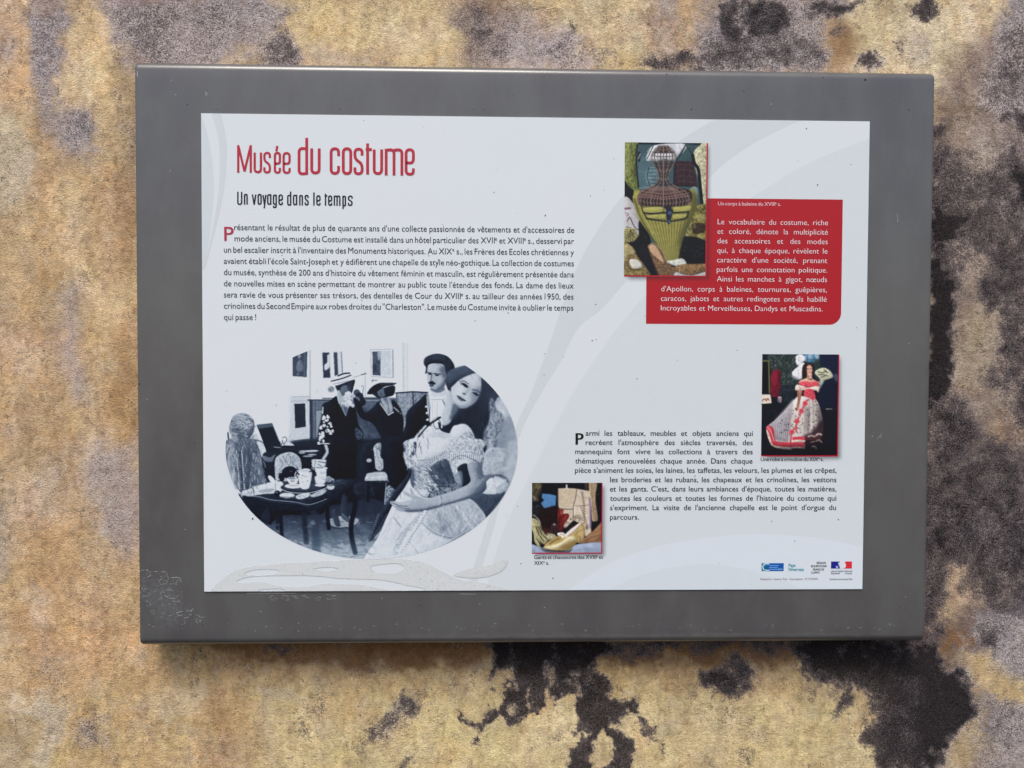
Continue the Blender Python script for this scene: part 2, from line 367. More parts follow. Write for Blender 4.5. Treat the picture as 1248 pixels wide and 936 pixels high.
MOULD_SHADE = [
 (.60, 24, [(1112,560),(1300,560),(1300,755),(1200,745),(1160,700),(1150,790),(1112,800)]), (.62, 8, [(690,772),(1000,772),(990,800),(900,796),(760,800),(700,796)]), (.55, 14, [(1112,180),(1190,200),(1300,300),(1300,500),(1230,520),(1200,330),(1112,320)]),  # the thin strip along the board's bottom edge darkens its painted shade
 (0.45, 12, [(140,0),(200,0),(215,30),(190,75),(165,70),(150,40)]), (0.36, 10, E(205,35,25,30)), (0.36, 12, E(260,20,30,25)),
 (0.54, 8, [(312,52),(340,35),(350,12),(358,50),(357,82),(318,82)]), (0.32, 9, E(108,22,9,22)), (0.32, 16, E(55,50,16,40)),
 (0.45, 12, E(92,160,20,18)), (0.43, 9, [(150,78),(166,85),(166,100),(154,95)]), (0.30, 10, E(160,170,8,40)),
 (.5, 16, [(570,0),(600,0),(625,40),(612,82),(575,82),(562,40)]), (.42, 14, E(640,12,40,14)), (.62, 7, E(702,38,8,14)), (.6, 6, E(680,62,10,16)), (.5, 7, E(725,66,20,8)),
 (.78, 9, [(795,70),(820,58),(850,70),(860,86),(785,86)]), (.5, 12, E(470,0,22,6)), (.45, 14, E(745,25,18,10)),
 (.82, 9, [(876,0),(905,0),(902,45),(890,60),(874,50)]), (.9, 9, [(905,0),(965,0),(962,25),(950,45),(925,55),(905,30)]),
 (.62, 12, [(905,30),(1000,55),(985,85),(905,85),(860,82),(850,60)]), (.9, 8, [(985,0),(1040,0),(1040,14),(1020,22),(990,16)]),
 (.6, 10, E(1025,40,14,10)), (.85, 5, [(1105,0),(1142,0),(1136,16),(1120,18),(1108,4)]), (.85, 4, c3([(655,215),(690,180),(715,180),(718,250),(655,250)])),
 (.6, 5, c3([(780,165),(800,160),(835,190),(825,205),(800,195)])), (.5, 9, c3([(280,120),(340,150),(300,200)])),
 # right hand edge
 (0.53, 16, c3([(1185,110),(1240,60),(1290,40),(1290,400),(1180,390),(1090,380),(1110,260),(1160,190)])),
 (0.82, 12, c3([(1160,410),(1200,395),(1290,420),(1290,490),(1230,500),(1200,450),(1160,450)])),
 (0.53, 19, c3([(915,440),(960,440),(1000,520),(1080,560),(1120,700),(1080,800),(1000,900),(915,936)])),
 (0.77, 8, c3([(925,440),(960,445),(970,490),(930,490)])), (0.67, 11, c3([(920,500),(990,530),(985,600),(960,690),(920,680)])),
 (1.07, 9, c3([(905,770),(1000,780),(1030,800),(1010,850),(940,870),(905,850)])),
 (0.97, 12, c3([(1190,600),(1260,570),(1290,600),(1290,740),(1230,730),(1215,640)])), (0.53, 19, c3([(1100,560),(1290,540),(1290,940),(1150,940),(1080,800)])),
 (1.3, 9, c5([(900,30),(960,60),(990,130),(975,220),(990,300),(980,420),(960,480),(905,500)])), (0.65, 19, c5([(905,0),(1000,0),(1040,80),(1000,150),(905,120)])),
 (0.73, 14, c5([(1090,90),(1150,60),(1200,90),(1180,200),(1110,180),(1085,130)])), (0.43, 19, c5([(1160,200),(1290,150),(1290,420),(1200,420)])),
 (0.52, 19, c5([(1100,400),(1180,380),(1220,480),(1160,540),(1090,480)])),
 (0.65, 22, c5([(905,500),(980,490),(1060,560),(1090,650),(1110,760),(1050,830),(1090,960),(895,960)])), (0.53, 19, c5([(1150,760),(1290,700),(1290,960),(1100,960)])),
 (0.97, 14, c5([(900,490),(940,520),(925,620),(895,700)])),
 (0.73, 19, c8([(890,0),(1010,0),(1060,60),(1020,150),(960,240),(930,330),(900,380),(885,440)])), (0.65, 22, c8([(1020,40),(1290,0),(1290,250),(1160,260),(1060,150)])),
 (0.77, 14, c8([(1190,130),(1290,110),(1290,240),(1220,250)])), (0.47, 19, c8([(1000,240),(1090,200),(1080,330),(1010,330)])),
 (0.56, 14, c8([(1060,430),(1140,400),(1180,470),(1150,530),(1080,500)])),
 (1.12, 12, c8([(405,455),(880,455),(980,560),(1060,680),(1050,780),(980,830),(930,936),(850,970),(730,930),(690,860),(660,790),(720,720),(640,650),(560,640),(480,620),(440,540)])),
 (0.82, 8, c8([(560,640),(620,620),(610,700),(600,750),(545,730)])), (0.52, 8, c8([(460,630),(500,610),(490,700),(460,680)])),
 (0.97, 11, c8([(60,560),(120,560),(190,540),(265,580),(260,640),(190,690),(140,660),(60,640)])), (0.39, 11, c8([(135,720),(190,700),(215,780),(180,820),(140,790)])),
 (0.36, 11, c8([(220,780),(330,810),(320,870),(260,850)])), (0.60, 8, c8([(215,900),(260,880),(275,960),(230,960)])), (0.52, 8, c8([(460,930),(560,925),(560,970),(460,970)])),
 (0.43, 16, c8([(1130,700),(1200,690),(1230,800),(1180,850),(1130,790)])),
 # centre bottom splash
 (1.08, 5, c7([(530,450),(950,450),(930,540),(925,580),(960,600),(1000,650),(985,700),(1030,700),(1060,690),(1085,720),(1080,750),(1040,765),(1005,800),(1030,830),(1062,850),(1050,900),(1045,970),(960,970),(985,880),(960,800),(920,830),(905,880),(900,970),(835,970),(840,880),(880,800),(850,790),(880,730),(860,680),(800,680),(760,640),(745,680),(690,720),(650,775),(620,765),(600,735),(560,745),(500,800),(515,850),(480,865),(468,840),(490,800),(440,755),(455,740),(500,760),(530,710),(560,735),(575,700),(600,690),(585,650),(590,620),(555,600),(560,550)])),
 (-.9, 4, c7([(575,590),(610,585),(640,620),(590,620)])), (-.85, 4, c7([(740,560),(770,560),(775,610),(750,610)])), (-.8, 4, c7([(830,590),(880,640),(890,680),(850,660)])),
 (-.85, 3, c7([(690,655),(715,650),(700,690)])), (-.8, 3, c7([(630,700),(660,690),(645,740)])), (-.95, 4, c7([(905,870),(930,820),(965,830),(975,900),(930,925)])),
 (.7, 5, c7([(1065,770),(1110,760),(1150,810),(1150,850),(1110,850)])), (.6, 5, c7([(1170,855),(1200,855),(1200,885),(1172,890)])), (.45, 6, c7([(770,800),(830,790),(810,860),(775,850)])),
 (.72, 10, c7([(70,880),(85,830),(150,740),(190,700),(220,650),(270,670),(285,730),(230,745),(200,790),(150,810),(100,860)])), (.45, 14, c7([(230,640),(330,650),(290,760),(210,830)])),
 (.55, 5, c7([(455,590),(475,590),(490,640),(465,640)])), (.8, 5, c7([(240,905),(260,900),(265,970),(240,970)])),
 (.6, 5, E(244,801,6,4)), (.55, 12, E(368,890,16,14)), (.45, 12, E(390,862,20,14)), (.52, 12, E(112,893,14,12)), (.8, 12, E(345,788,20,6)), (.45, 16, E(440,815,30,14)),
]
GREY = [
 (.95, 14, [(40,8),(60,20),(78,10),(78,60),(66,125),(60,145),(48,130),(38,80)]), (.95, 12, E(95,160,28,30)), (.8, 14, [(0,40),(12,50),(8,75),(0,78)]),
 (.6, 12, [(50,120),(65,120),(75,160),(60,170)]), (.95, 14, [(135,0),(362,0),(345,30),(320,50),(290,55),(275,82),(170,85),(150,60),(130,20)]), (.9, 10, [(305,50),(355,40),(362,85),(300,85)]),
 (.5, 14, [(150,85),(170,95),(165,230),(150,200)]), (.65, 16, [(85,350),(105,355),(92,390),(100,430),(110,490),(88,480),(76,420)]), (.6, 18, [(100,560),(165,550),(165,690),(130,660),(100,620)]),
 (.45, 20, E(60,590,30,40)), (.85, 18, [(590,60),(615,20),(660,30),(705,40),(710,82),(590,82)]), (.6, 20, [(560,0),(660,0),(640,40),(580,70)]), (.5, 14, E(430,78,40,10)), (.6, 12, E(0,640,10,40)),
 (.7, 18, E(815,0,25,30)), (1.0, 16, [(870,20),(900,0),(1040,0),(1035,20),(1000,30),(1000,85),(840,85)]), (.5, 12, E(1115,55,30,20)), (.9, 10, c3([(655,200),(720,175),(730,255),(650,255)])),
 (1.0, 16, c3([(1190,60),(1290,0),(1290,420),(1120,420),(1090,300)])), (.42, 20, c3([(915,450),(1290,430),(1290,1000),(915,1000)])),
 (.36, 24, [(1130,300),(1270,300),(1270,700),(1120,700)]), (-.6, 20, c5([(1000,260),(1090,260),(1160,420),(1120,500),(1010,400)])), (-.9, 12, c5([(1090,660),(1170,620),(1180,740),(1110,830)])),
 (.9, 14, c8([(1020,40),(1290,0),(1290,260),(1080,260)])), (.9, 14, c8([(1060,420),(1180,370),(1290,420),(1290,600),(1200,590),(1090,520)])), (.9, 12, c8([(700,780),(960,560),(1080,650),(1040,840),(940,960),(850,960)])),
 (.9, 16, c8([(1130,690),(1290,720),(1290,860),(1140,820)])), (.7, 18, c8([(1060,800),(1290,840),(1290,990),(1080,960)])), (.6, 12, E(115,890,30,22)), (.4, 12, E(385,865,30,24)), (.6, 14, c7([(60,900),(140,730),(240,640),(310,680),(230,800),(130,860)])),
 (.4, 12, c8([(130,700),(200,690),(330,810),(330,880),(200,860)])), (.35, 20, E(40,30,25,25)),
]
PALE = [(.95, 14, [(0,138),(28,150),(42,200),(30,238),(0,250)]), (.9, 10, [(8,845),(40,858),(60,852),(88,856),(84,880),(70,905),(60,930),(40,936),(50,890),(30,862)]),
 (.7, 14, E(210,868,40,16)), (.8, 12, E(345,845,26,18)), (.6, 14, E(250,900,40,24)), (.6, 10, E(48,730,12,18)), (.5, 10, E(12,740,10,12)), (.6, 14, E(50,575,30,40)), (.6, 10, E(140,50,12,50)), (.7, 12, E(390,66,30,14)),
 (.6, 12, E(20,660,18,40)), (.7, 10, [(320,0),(365,0),(352,14),(335,45),(320,52)]), (.5, 14, E(130,420,26,40)), (.5, 20, E(115,680,30,60)), (.6, 12, E(700,55,18,24)), (.9, 8, c8([(1095,540),(1110,530),(1200,590),(1250,630),(1240,640),(1180,610)])), (.35, 20, [(1100,20),(1200,10),(1190,120),(1120,130)])]
YEL = [(1, 70, [(380,760),(1300,760),(1300,1000),(330,1000)]), (.95, 40, [(360,-20),(580,-20),(570,100),(350,100)]), (.8, 40, [(640,-40),(880,-20),(860,100),(700,100)]), (1, 30, [(1030,-30),(1230,-30),(1200,170),(1020,120)]),
 (.6, 50, [(100,90),(170,90),(160,400),(60,330)]), (.35, 60, [(-40,700),(400,720),(380,1000),(-40,1000)]), (.7, 40, [(1150,350),(1230,350),(1230,900),(1150,900)])]
RUST_SHADE = [(.95, 10, [(330,778),(1120,774),(1120,790),(900,802),(700,800),(560,806),(420,812),(300,795)]), (.7, 10, c7([(180,480),(240,480),(250,560),(215,560)])), (.5, 14, E(1030,48,20,30)), (.35, 26, E(150,620,16,60)), (.4, 24, E(150,250,10,60)), (.35, 20, E(150,470,16,40)),  # long strips below the board paint its shadow deeper; the rest are stains
 (.45, 12, c7([(940,480),(1290,480),(1290,560),(1000,545)])), (.7, 12, c8([(0,470),(400,470),(330,560),(140,540),(0,540)])), (.4, 16, c8([(900,440),(1050,420),(1000,600),(930,560)])), (.35, 20, E(600,30,40,40))]
# base tones of the old plaster and painted shade under the board, laid one over another: (colour as seen, strength, softness, outline)
PAINT = [
 ((200,165,124),1,30,[(-60,-60),(60,-60),(60,100),(-60,160)]), ((204,174,128),.9,14,[(78,10),(135,30),(160,110),(150,330),(60,330),(66,140),(80,60)]), ((216,188,144),.7,12,[(100,55),(122,60),(118,120),(98,110)]),
 ((205,178,142),.8,10,[(128,10),(150,50),(165,100),(150,110),(135,60)]), ((155,136,130),.9,10,[(38,-20),(80,-20),(76,60),(64,130),(60,160),(48,130),(36,70)]), ((118,100,100),.6,12,[(44,30),(72,20),(66,75),(48,80)]),
 ((165,142,128),.8,12,[(-20,40),(10,45),(8,75),(-20,80)]), ((168,148,140),.9,16,[(140,-30),(360,-30),(340,40),(300,60),(270,85),(165,85),(150,50)]), ((122,104,102),.6,16,[(150,-20),(205,-20),(200,60),(175,80),(155,40)]), ((135,118,116),.55,16,[(205,-20),(300,-20),(260,30),(220,40)]),
 ((204,180,158),.85,8,[(318,-20),(368,-20),(352,16),(335,46),(318,52),(322,20)]), ((152,122,92),.8,9,[(340,20),(358,20),(362,85),(310,85),(330,50)]), ((205,176,124),1,16,[(362,-40),(560,-40),(560,90),(362,90)]), ((214,190,146),.5,16,[(440,20),(540,10),(545,70),(430,60)]), ((188,160,132),.7,14,[(370,62),(470,66),(470,90),(370,90)]),
 ((192,172,138),.9,10,[(-20,138),(24,148),(42,195),(30,245),(-20,255)]), ((160,140,130),.8,14,[(55,130),(118,128),(122,175),(110,200),(70,190)]), ((176,148,104),.7,12,[(125,100),(165,100),(165,330),(140,330),(120,200)]), ((142,118,86),.6,8,[(150,85),(166,85),(166,260),(155,250)]),
 ((178,138,102),.6,16,[(105,220),(165,220),(165,330),(120,330)]), ((186,150,104),.6,30,[(20,340),(90,330),(80,640),(10,600)]), ((205,172,138),.7,18,[(15,420),(45,420),(45,540),(20,540)]), ((172,136,92),.6,14,[(30,470),(60,470),(60,600),(30,600)]),
 ((178,158,144),.85,12,[(82,345),(108,355),(95,400),(105,440),(112,490),(90,485),(74,420)]), ((214,186,146),.5,10,[(120,350),(145,360),(140,480),(118,470)]), ((172,130,84),.75,14,[(135,410),(168,400),(170,600),(140,560)]), ((176,156,144),.85,14,[(96,550),(170,545),(170,665),(130,665),(100,610)]),
 ((205,176,150),.8,16,[(15,570),(65,570),(60,640),(20,640)]), ((168,148,132),.8,10,[(-20,620),(10,625),(14,690),(-20,700)]), ((192,150,102),.7,16,[(20,650),(90,650),(120,780),(30,780)]), ((214,186,150),.7,8,[(30,715),(60,720),(64,765),(40,755)]), ((196,154,108),.8,20,[(60,760),(300,790),(280,860),(60,850)]),
 ((208,188,158),.95,6,[(6,842),(40,856),(62,850),(88,856),(84,882),(68,905),(58,940),(36,940),(48,890),(28,864)]), ((178,156,116),.7,14,[(-20,860),(36,880),(30,960),(-20,960)]), ((134,118,112),.75,10,[(98,880),(130,878),(132,902),(104,908)]), ((192,164,110),.9,20,[(90,900),(330,880),(330,960),(90,960)]), ((196,162,108),1,30,[(160,800),(900,790),(900,960),(160,960)]),
 ((208,182,138),.7,10,[(180,845),(250,838),(245,868),(195,872)]), ((206,184,130),.7,14,[(320,845),(410,840),(420,950),(330,950)]), ((120,72,36),.8,12,[(420,776),(1120,770),(1120,795),(900,806),(700,800),(430,800)]), ((150,104,60),.7,12,[(250,780),(430,776),(430,798),(260,796)]), ((176,134,84),.7,18,[(200,788),(420,790),(400,815),(220,820)]), ((170,128,82),.5,14,[(250,850),(290,850),(290,920),(250,920)]), ((208,186,130),.8,16,[(430,860),(620,840),(640,950),(430,950)]), ((212,190,136),.8,12,[(655,850),(715,850),(720,950),(650,950)]), ((208,184,128),.8,14,[(760,840),(900,850),(1040,860),(1060,960),(740,960)]), ((176,140,96),.5,14,[(820,800),(960,805),(940,830),(830,840)]),  # brown strips along the board's lower edge are its shadow put into the colour
 ((120,100,96),.6,14,[(555,-20),(600,-20),(625,40),(612,90),(570,90),(560,40)]), ((184,164,154),.9,14,[(600,30),(640,14),(700,30),(715,90),(600,90)]), ((158,134,120),.6,12,[(560,-20),(660,-20),(620,20),(570,40)]), ((206,182,138),1,16,[(640,-20),(800,-20),(790,60),(720,60),(690,20)]), ((168,146,130),.8,16,[(795,-20),(835,-20),(835,60),(800,85)]), ((192,158,110),1,10,[(828,-20),(878,-20),(876,50),(850,66),(828,60)]),
 ((150,134,132),.95,14,[(872,-20),(1040,-20),(1030,24),(1000,30),(1002,90),(835,90),(850,66)]), ((168,148,132),.7,10,[(960,30),(1000,30),(1000,88),(950,88)]), ((168,136,98),.9,9,[(1002,24),(1042,18),(1044,90),(1004,90)]), ((202,178,134),1,10,[(1042,-20),(1232,-20),(1218,60),(1200,90),(1198,140),(1200,175),(1140,160),(1040,90)]), ((214,194,158),.75,14,[(1100,10),(1200,10),(1190,120),(1140,130),(1100,60)]),
 ((150,138,142),.95,8,[(1232,-20),(1290,-20),(1290,140),(1196,150),(1196,90),(1216,50)]), ((130,111,98),.95,18,[(1130,148),(1290,135),(1290,960),(1110,960)]), ((176,156,132),.8,14,[(1180,150),(1215,180),(1210,260),(1180,330),(1160,250)]), ((186,176,170),.7,5,[(1222,240),(1238,242),(1240,256),(1226,258)]), ((170,150,120),.7,14,[(1165,390),(1215,380),(1205,470),(1160,480)]), ((158,138,122),.7,14,[(1215,400),(1260,380),(1260,470),(1210,460)]), ((170,150,120),.6,10,[(1190,320),(1225,310),(1225,340),(1190,345)]),
 ((182,150,108),.85,9,[(1195,535),(1222,520),(1224,560),(1208,590),(1194,570)]), ((112,106,118),.7,14,[(1180,590),(1260,560),(1260,700),(1190,680)]), ((104,88,84),.8,20,[(1112,560),(1300,560),(1300,740),(1112,790)]), ((120,98,86),.4,12,[(1135,580),(1180,560),(1190,660),(1150,700)]), ((186,156,116),.85,12,[(1150,690),(1225,690),(1235,720),(1180,745),(1140,770)]), ((194,164,112),.95,9,[(1195,790),(1230,800),(1260,850),(1240,860),(1190,850),(1170,820)]), ((140,134,144),.8,9,[(1190,760),(1260,730),(1260,820),(1215,805)]), ((186,162,116),.8,10,[(1150,860),(1200,870),(1190,960),(1130,960)]), ((144,136,146),.8,10,[(1200,860),(1260,870),(1260,930),(1215,920)]), ((200,176,126),.9,8,[(1095,870),(1125,880),(1120,910),(1095,905)]),
]
pl = np.zeros(U.shape+(3,))+np.array([194., 160., 114.])
pl = pl*(1-sm(150, 300, wx)[..., None]*1.0)+np.array([198., 168., 118.])*sm(150, 300, wx)[..., None]
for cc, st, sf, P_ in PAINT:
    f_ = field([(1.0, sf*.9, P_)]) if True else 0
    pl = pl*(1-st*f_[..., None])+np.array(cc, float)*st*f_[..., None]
def crisp(a, b, f): return sm(a, b, f)
for sx_, sy_, lo, tone, st, sd in ((16,30,.55,(1.10,1.10,1.12),.75,311),(11,24,.57,(.84,.80,.76),.8,312),(7,11,.58,(.86,.83,.82),.7,313),(22,70,.56,(.88,.86,.86),.7,314),(9,12,.60,(1.12,1.13,1.16),.7,315),(30,34,.57,(1.05,.97,.86),.7,316),(5,6,.62,(.78,.74,.72),.7,317)):
    k_ = crisp(lo, lo+.05, fbm(wx/sx_+3, wy/sy_, 6, sd))*st*.46*(.55+.9*fbm(wx/80, wy/80, 2, sd+50))
    pl = pl*(1-k_[..., None]*(1-np.array(tone)))
q1_ = fbm(wx/26, wy/44, 5, 301)-.5; q2_ = fbm(wx/60, wy/90, 4, 302)-.5
pl = pl*(1+.11*q1_+.10*q2_)[..., None]; pl[..., 2] *= (1-.16*(fbm(wx/40, wy/40, 4, 303)-.5)); pl[..., 0] *= (1+.04*(fbm(wx/30, wy/30, 4, 304)-.5))
pl = pl.mean(-1, keepdims=True)+(pl-pl.mean(-1, keepdims=True))*.80
outc = np.maximum(np.maximum(sm(0, 160, -wx), sm(0, 160, wx-1248)), np.maximum(sm(0, 160, -wy), sm(0, 160, wy-936)))[..., None]
pl = pl*(1-outc*.0)
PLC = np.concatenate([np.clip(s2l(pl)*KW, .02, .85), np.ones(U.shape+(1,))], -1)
fm, fg, fp, fy, fr = [field(x) for x in (MOULD_SHADE, GREY, PALE, YEL, RUST_SHADE)]
out = np.maximum(sm(0, 160, -wx), np.maximum(sm(0, 160, wx-1248), np.maximum(sm(0, 160, -wy), sm(0, 160, wy-936))))
nz1 = fbm(U*3.2+5, V_*3.2, 5, 41); nz2 = fbm(U*4+1, V_*2.5, 5, 57)
fm = fm*(1-out)+out*sm(.5, .62, nz1)*1.0; fg = fg*(1-out)+out*sm(.42, .6, nz2)*.9
fy = np.clip(fy*(1-out)+out*.5, 0, 1)
fh = field([m_ for m_ in MOULD_SHADE if m_[0] > 0], 1.8, 12)
fm = np.minimum(fm*(.55+.82*fbm(wx/13, wy/13, 5, 77)), 1.12)
fm = np.maximum(fm, .50*fh*(.45+1.1*fbm(wx/10, wy/12, 4, 79)))
fg = np.maximum(fg, .50*fh)
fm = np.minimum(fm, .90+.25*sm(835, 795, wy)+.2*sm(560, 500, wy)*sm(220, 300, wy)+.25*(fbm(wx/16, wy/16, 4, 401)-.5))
fm = fm*(1+.30*sm(1105, 1150, wx)*sm(120, 220, wy)); fg = fg*(.40+.75*fbm(wx/24, wy/30, 5, 78))
fm = np.maximum(fm, .34*sm(.56, .74, fbm(wx/9, wy/16, 4, 91))); fg = np.maximum(fg, .28*sm(.5, .72, fbm(wx/30, wy/55, 5, 92)))
fp = np.maximum(fp, .55*sm(.52, .72, fbm(wx/26, wy/40, 5, 95)))
relief = (fbm(U*5, V_*5, 4, 21)-.5)*.006+(fbm(U*38, V_*30, 4, 22)-.5)*.0014+(fbm(U*160, V_*150, 3, 23)-.5)*.0009
# hand-made hollows and ridges seen on the left
relief += .0016*fp*(fbm(U*70, V_*90, 4, 25)-.3)-.001*np.clip(fm, 0, 1)*0
near = (np.abs(U+.02) < .5) & (np.abs(V_) < .38)
relief = np.where(near, np.maximum(relief, -.004), relief)
wall = grid_obj('rendered_wall', U, DEP+relief*-1.0, Z0-V_, wall_mat(), attrs=dict(mould=fm, grey=fg, pale=fp, yellow=fy, rust_shade=fr), color=PLC, cname='plaster', smooth=True)  # mould also carries the shade strip painted below the board
# turn the grid into a slab: a back sheet behind it keeps the wall solid from the side
wall['label'] = 'ochre plastered wall blotched with lilac grey film and black mould behind the sign'
wall['category'] = 'wall'

# ------------------------------------------------------------------ the board
board = bpy.data.objects.new('information_board', None); C.objects.link(board); board.location = bw(0, 0, DEP)
board['label'] = 'grey steel museum information board with a printed white panel, fixed to the stained wall'
board['category'] = 'information board'
bpy.context.view_layer.update()
FR = 0.0012                                       # case front lies this far behind the printed face
def P(x, y): a, b = px_to_board(x, y); return float(a), float(b)
L_ = (P(165.5, 300)[0]+P(168, 600)[0])/2; R_ = (P(1137.5, 300)[0]+P(1129.5, 600)[0])/2
T_ = (P(300, 79)[1]+P(1000, 90)[1])/2-.0048; B_ = (P(300, 784)[1]+P(1000, 779)[1])/2+.0046
RR = .0105; CR = .005
prof = [(T_+.0015, .038), (T_, .034)]                 # (v, depth) from the back of the top to the back of the bottom
for k in range(0, 9):
    a = math.radians(90*k/8); prof.append((T_+RR-RR*math.cos(a), FR+RR-RR*math.sin(a)))
ks = len(prof)
for v in np.linspace(T_+RR, B_-RR, 60)[1:-1]: prof.append((v, FR))
for k in range(0, 9):
    a = math.radians(90*k/8); prof.append((B_-RR+RR*math.sin(a), FR+RR-RR*math.cos(a)))
prof += [(B_, .034), (B_-.0015, .038)]
prof = np.array(prof)
def inset(v):
    d = min(v-T_, B_-v); return 0 if d >= CR else CR-math.sqrt(max(0, CR*CR-(CR-max(d, 0))**2))
ins = np.array([inset(v) for v, _ in prof])
edge = [(0.0, .012), (0, .002), (.0003, .0006), (.0012, 0.0)]     # (inset from side, extra depth)
cols_ = []
for e, dd in edge: cols_.append(('l', e, dd))
mid = np.linspace(L_+.004, R_-.004, 110)
uu = []; dd_ = []
for e, dd in edge: uu.append(L_+e+ins); dd_.append(np.full(len(prof), dd))
for x in mid: uu.append(np.full(len(prof), x)); dd_.append(np.zeros(len(prof)))
for e, dd in edge[::-1]: uu.append(R_-e-ins); dd_.append(np.full(len(prof), dd))
UU = np.stack(uu, 1); DD = np.stack(dd_, 1)+prof[:, 1][:, None]; VV = np.repeat(prof[:, 0][:, None], UU.shape[1], 1)
cx_, cy_ = board_to_px(UU, VV)
DD[:, 4:-4] += ((fbm(UU*5, VV*5, 2, 5)-.5)*.0006)[:, 4:-4]*0
def ep(P_, x, y): return inpoly(x, y, catmull(np.array(P_, float), 4)).astype(float)
# scuffs: fine patch grid carries the detail, the case carries the broad wear
scuff = blur(ep([(170,694),(205,697),(222,706),(220,720),(250,745),(245,765),(205,780),(185,760),(172,735)], cx_, cy_), 1.6)*.95
wear = np.where(cy_ > 768, .5, .0)*sm(200, 560, cx_)*(1-.35*sm(900, 1130, cx_))+np.where(cy_ > 764, .2, 0)
wear = wear+sm(95, 82, cy_)*.15
CM = case_mat()
case = grid_obj('steel_case', UU, DD, Z0-VV, CM, board, attrs=dict(scuff=scuff, wear=wear), smooth=True)
# side returns back to the wall (bent tabs) so the box is closed from the side
def box(name, u0, u1, v0, v1, d0, d1, m, parent):
    V = [bw(u, v, d) for d in (d0, d1) for v in (v0, v1) for u in (u0, u1)]
    return obj(name, V, [(0,1,3,2),(4,6,7,5),(0,4,5,1),(2,3,7,6),(0,2,6,4),(1,5,7,3)], m, parent)
for s_ in (L_+.0010, R_-.0030): box('side_return', s_, s_+.002, T_+.008, B_-.008, .0165, DEP+.003, CM, board)
for s_ in (L_+.12, R_-.14): box('mounting_rail', s_, s_+.03, T_+.02, B_-.02, .025, DEP+.004, CM, board)

# printed sheet ------------------------------------------------------------------
pu0, pv0 = P(245, 138); pu1, pv1 = P(1060, 148); pu2, pv2 = P(1051, 718); pu3, pv3 = P(249, 721)
PL, PR, PT, PB = (pu0+pu3)/2, (pu1+pu2)/2, (pv0+pv1)/2, (pv2+pv3)/2
WHITE = (208, 214, 218)
pm = print_mat('printed_white_sheet', ink(WHITE))
m_, t_, b_, o_ = mat('sheet_white'); n_ = N(t_)
cl = n_.noise(3, 3); fn = n_.noise(1400, 2)
c_ = n_.mix(n_.ss(.3, .7, cl), ink((207,213,217)), ink((210,214,217)))
n_.lk(n_.mix(1., c_, n_.m('ADD', .965, n_.m('MULTIPLY', fn, .07)), 'MULTIPLY'), b_.inputs['Base Color'])
n_.lk(n_.m('ADD', .36, n_.m('MULTIPLY', n_.noise(40, 4), .12)), b_.inputs['Roughness']); b_.inputs['Specular IOR Level'].default_value = .35
sheet = box('printed_panel', PL, PR, PT, PB, 0, FR+.0002, m_, board)
LAY = [0.0]
def nextlay(): LAY[0] -= .000025; return LAY[0]

def flat(name, polys_px, m, parent, dep, smooth=True, n=6):
    V = []; F = []
    for p in polys_px:
        q = catmull(p, n) if smooth else np.array(p, float)
        u, v = px_to_board(q[:, 0], q[:, 1])
        u = np.clip(u, PL+.0001, PR-.0001); v = np.clip(v, PT+.0001, PB-.0001)
        b = len(V); V += [bw(a, c, dep) for a, c in zip(u, v)]; F.append(tuple(range(b, len(V))))
    return obj(name, V, F, m, parent)
def curve_pts(p, n=8): return catmull(np.array(p, float), n, False)
def band(name, A, B, col, dep):
    A = curve_pts(A); B = curve_pts(B)
    ua, va = px_to_board(A[:, 0], A[:, 1]); ub, vb = px_to_board(B[:, 0], B[:, 1])
    cl = lambda u, v: (np.clip(u, PL+.0001, PR-.0001), np.clip(v, PT+.0001, PB-.0001))
    ua, va = cl(ua, va); ub, vb = cl(ub, vb)
    nA = len(A); V = [bw(a, c, dep) for a, c in zip(ua, va)]+[bw(a, c, dep) for a, c in zip(ub, vb)]
    F = []; i = j = 0; nB = len(B)
    while i < nA-1 or j < nB-1:
        if j >= nB-1 or (i < nA-1 and i/(nA-1) <= j/(nB-1)): F.append((i, i+1, nA+j)); i += 1
        else: F.append((i, nA+j+1, nA+j)); j += 1
    return obj(name, V, F, print_mat(name+'_ink', ink(col), .42, .02), sheet)
GREY1 = (198,204,207); GREY2 = (202,208,211)
EA = [(877,142),(820,178),(760,238),(723,289),(695,345),(670,418),(646,482),(630,518),(607,600),(589,653),(568,721)]
EB = [(985,142),(915,177),(862,220),(815,290),(770,335),(735,375),(705,400),(683,441),(658,482),(634,530),(612,605),(599,653),(578,721)]
EC = [(1064,167),(989,197),(936,228),(880,265),(830,310),(789,357),(752,400),(723,441),(691,492),(654,563),(621,629),(603,678),(592,721)]
band('swoosh', EA, EB, GREY1, nextlay())
ER = [(1064,167),(1064,260),(1062,360),(1060,450),(1058,540),(1055,600),(1054,640),(1053,690),(1000,721),(900,721),(800,721),(700,721),(592,721)]
band('swoosh', EC, ER, GREY2, nextlay())
band('swoosh', [(690,721),(744,686),(805,665),(866,655),(915,651),(969,653),(1010,658),(1053,667)], [(700,722),(760,722),(820,722),(880,722),(930,722),(980,722),(1020,722),(1052,722)], (206,213,219), nextlay())
band('swoosh', [(735,721),(790,698),(850,688),(900,692),(950,706),(985,721)], [(760,722),(800,722),(850,722),(900,722),(940,722),(975,722)], (202,209,214), LAY[0]-.00006)
band('swoosh', [(257,136),(266,168),(268,202),(266,236),(259,279),(251,315),(249,325)], [(268,136),(274,158),(276.5,188),(273,229),(265,269),(254,312),(249,330)], GREY1, nextlay())
band('swoosh', [(243,137),(243,180),(243,220),(244,260),(245,300),(246,330)], [(245,139),(254,168),(259,202),(260,235),(256,279),(249,325)], (198,205,209), LAY[0])

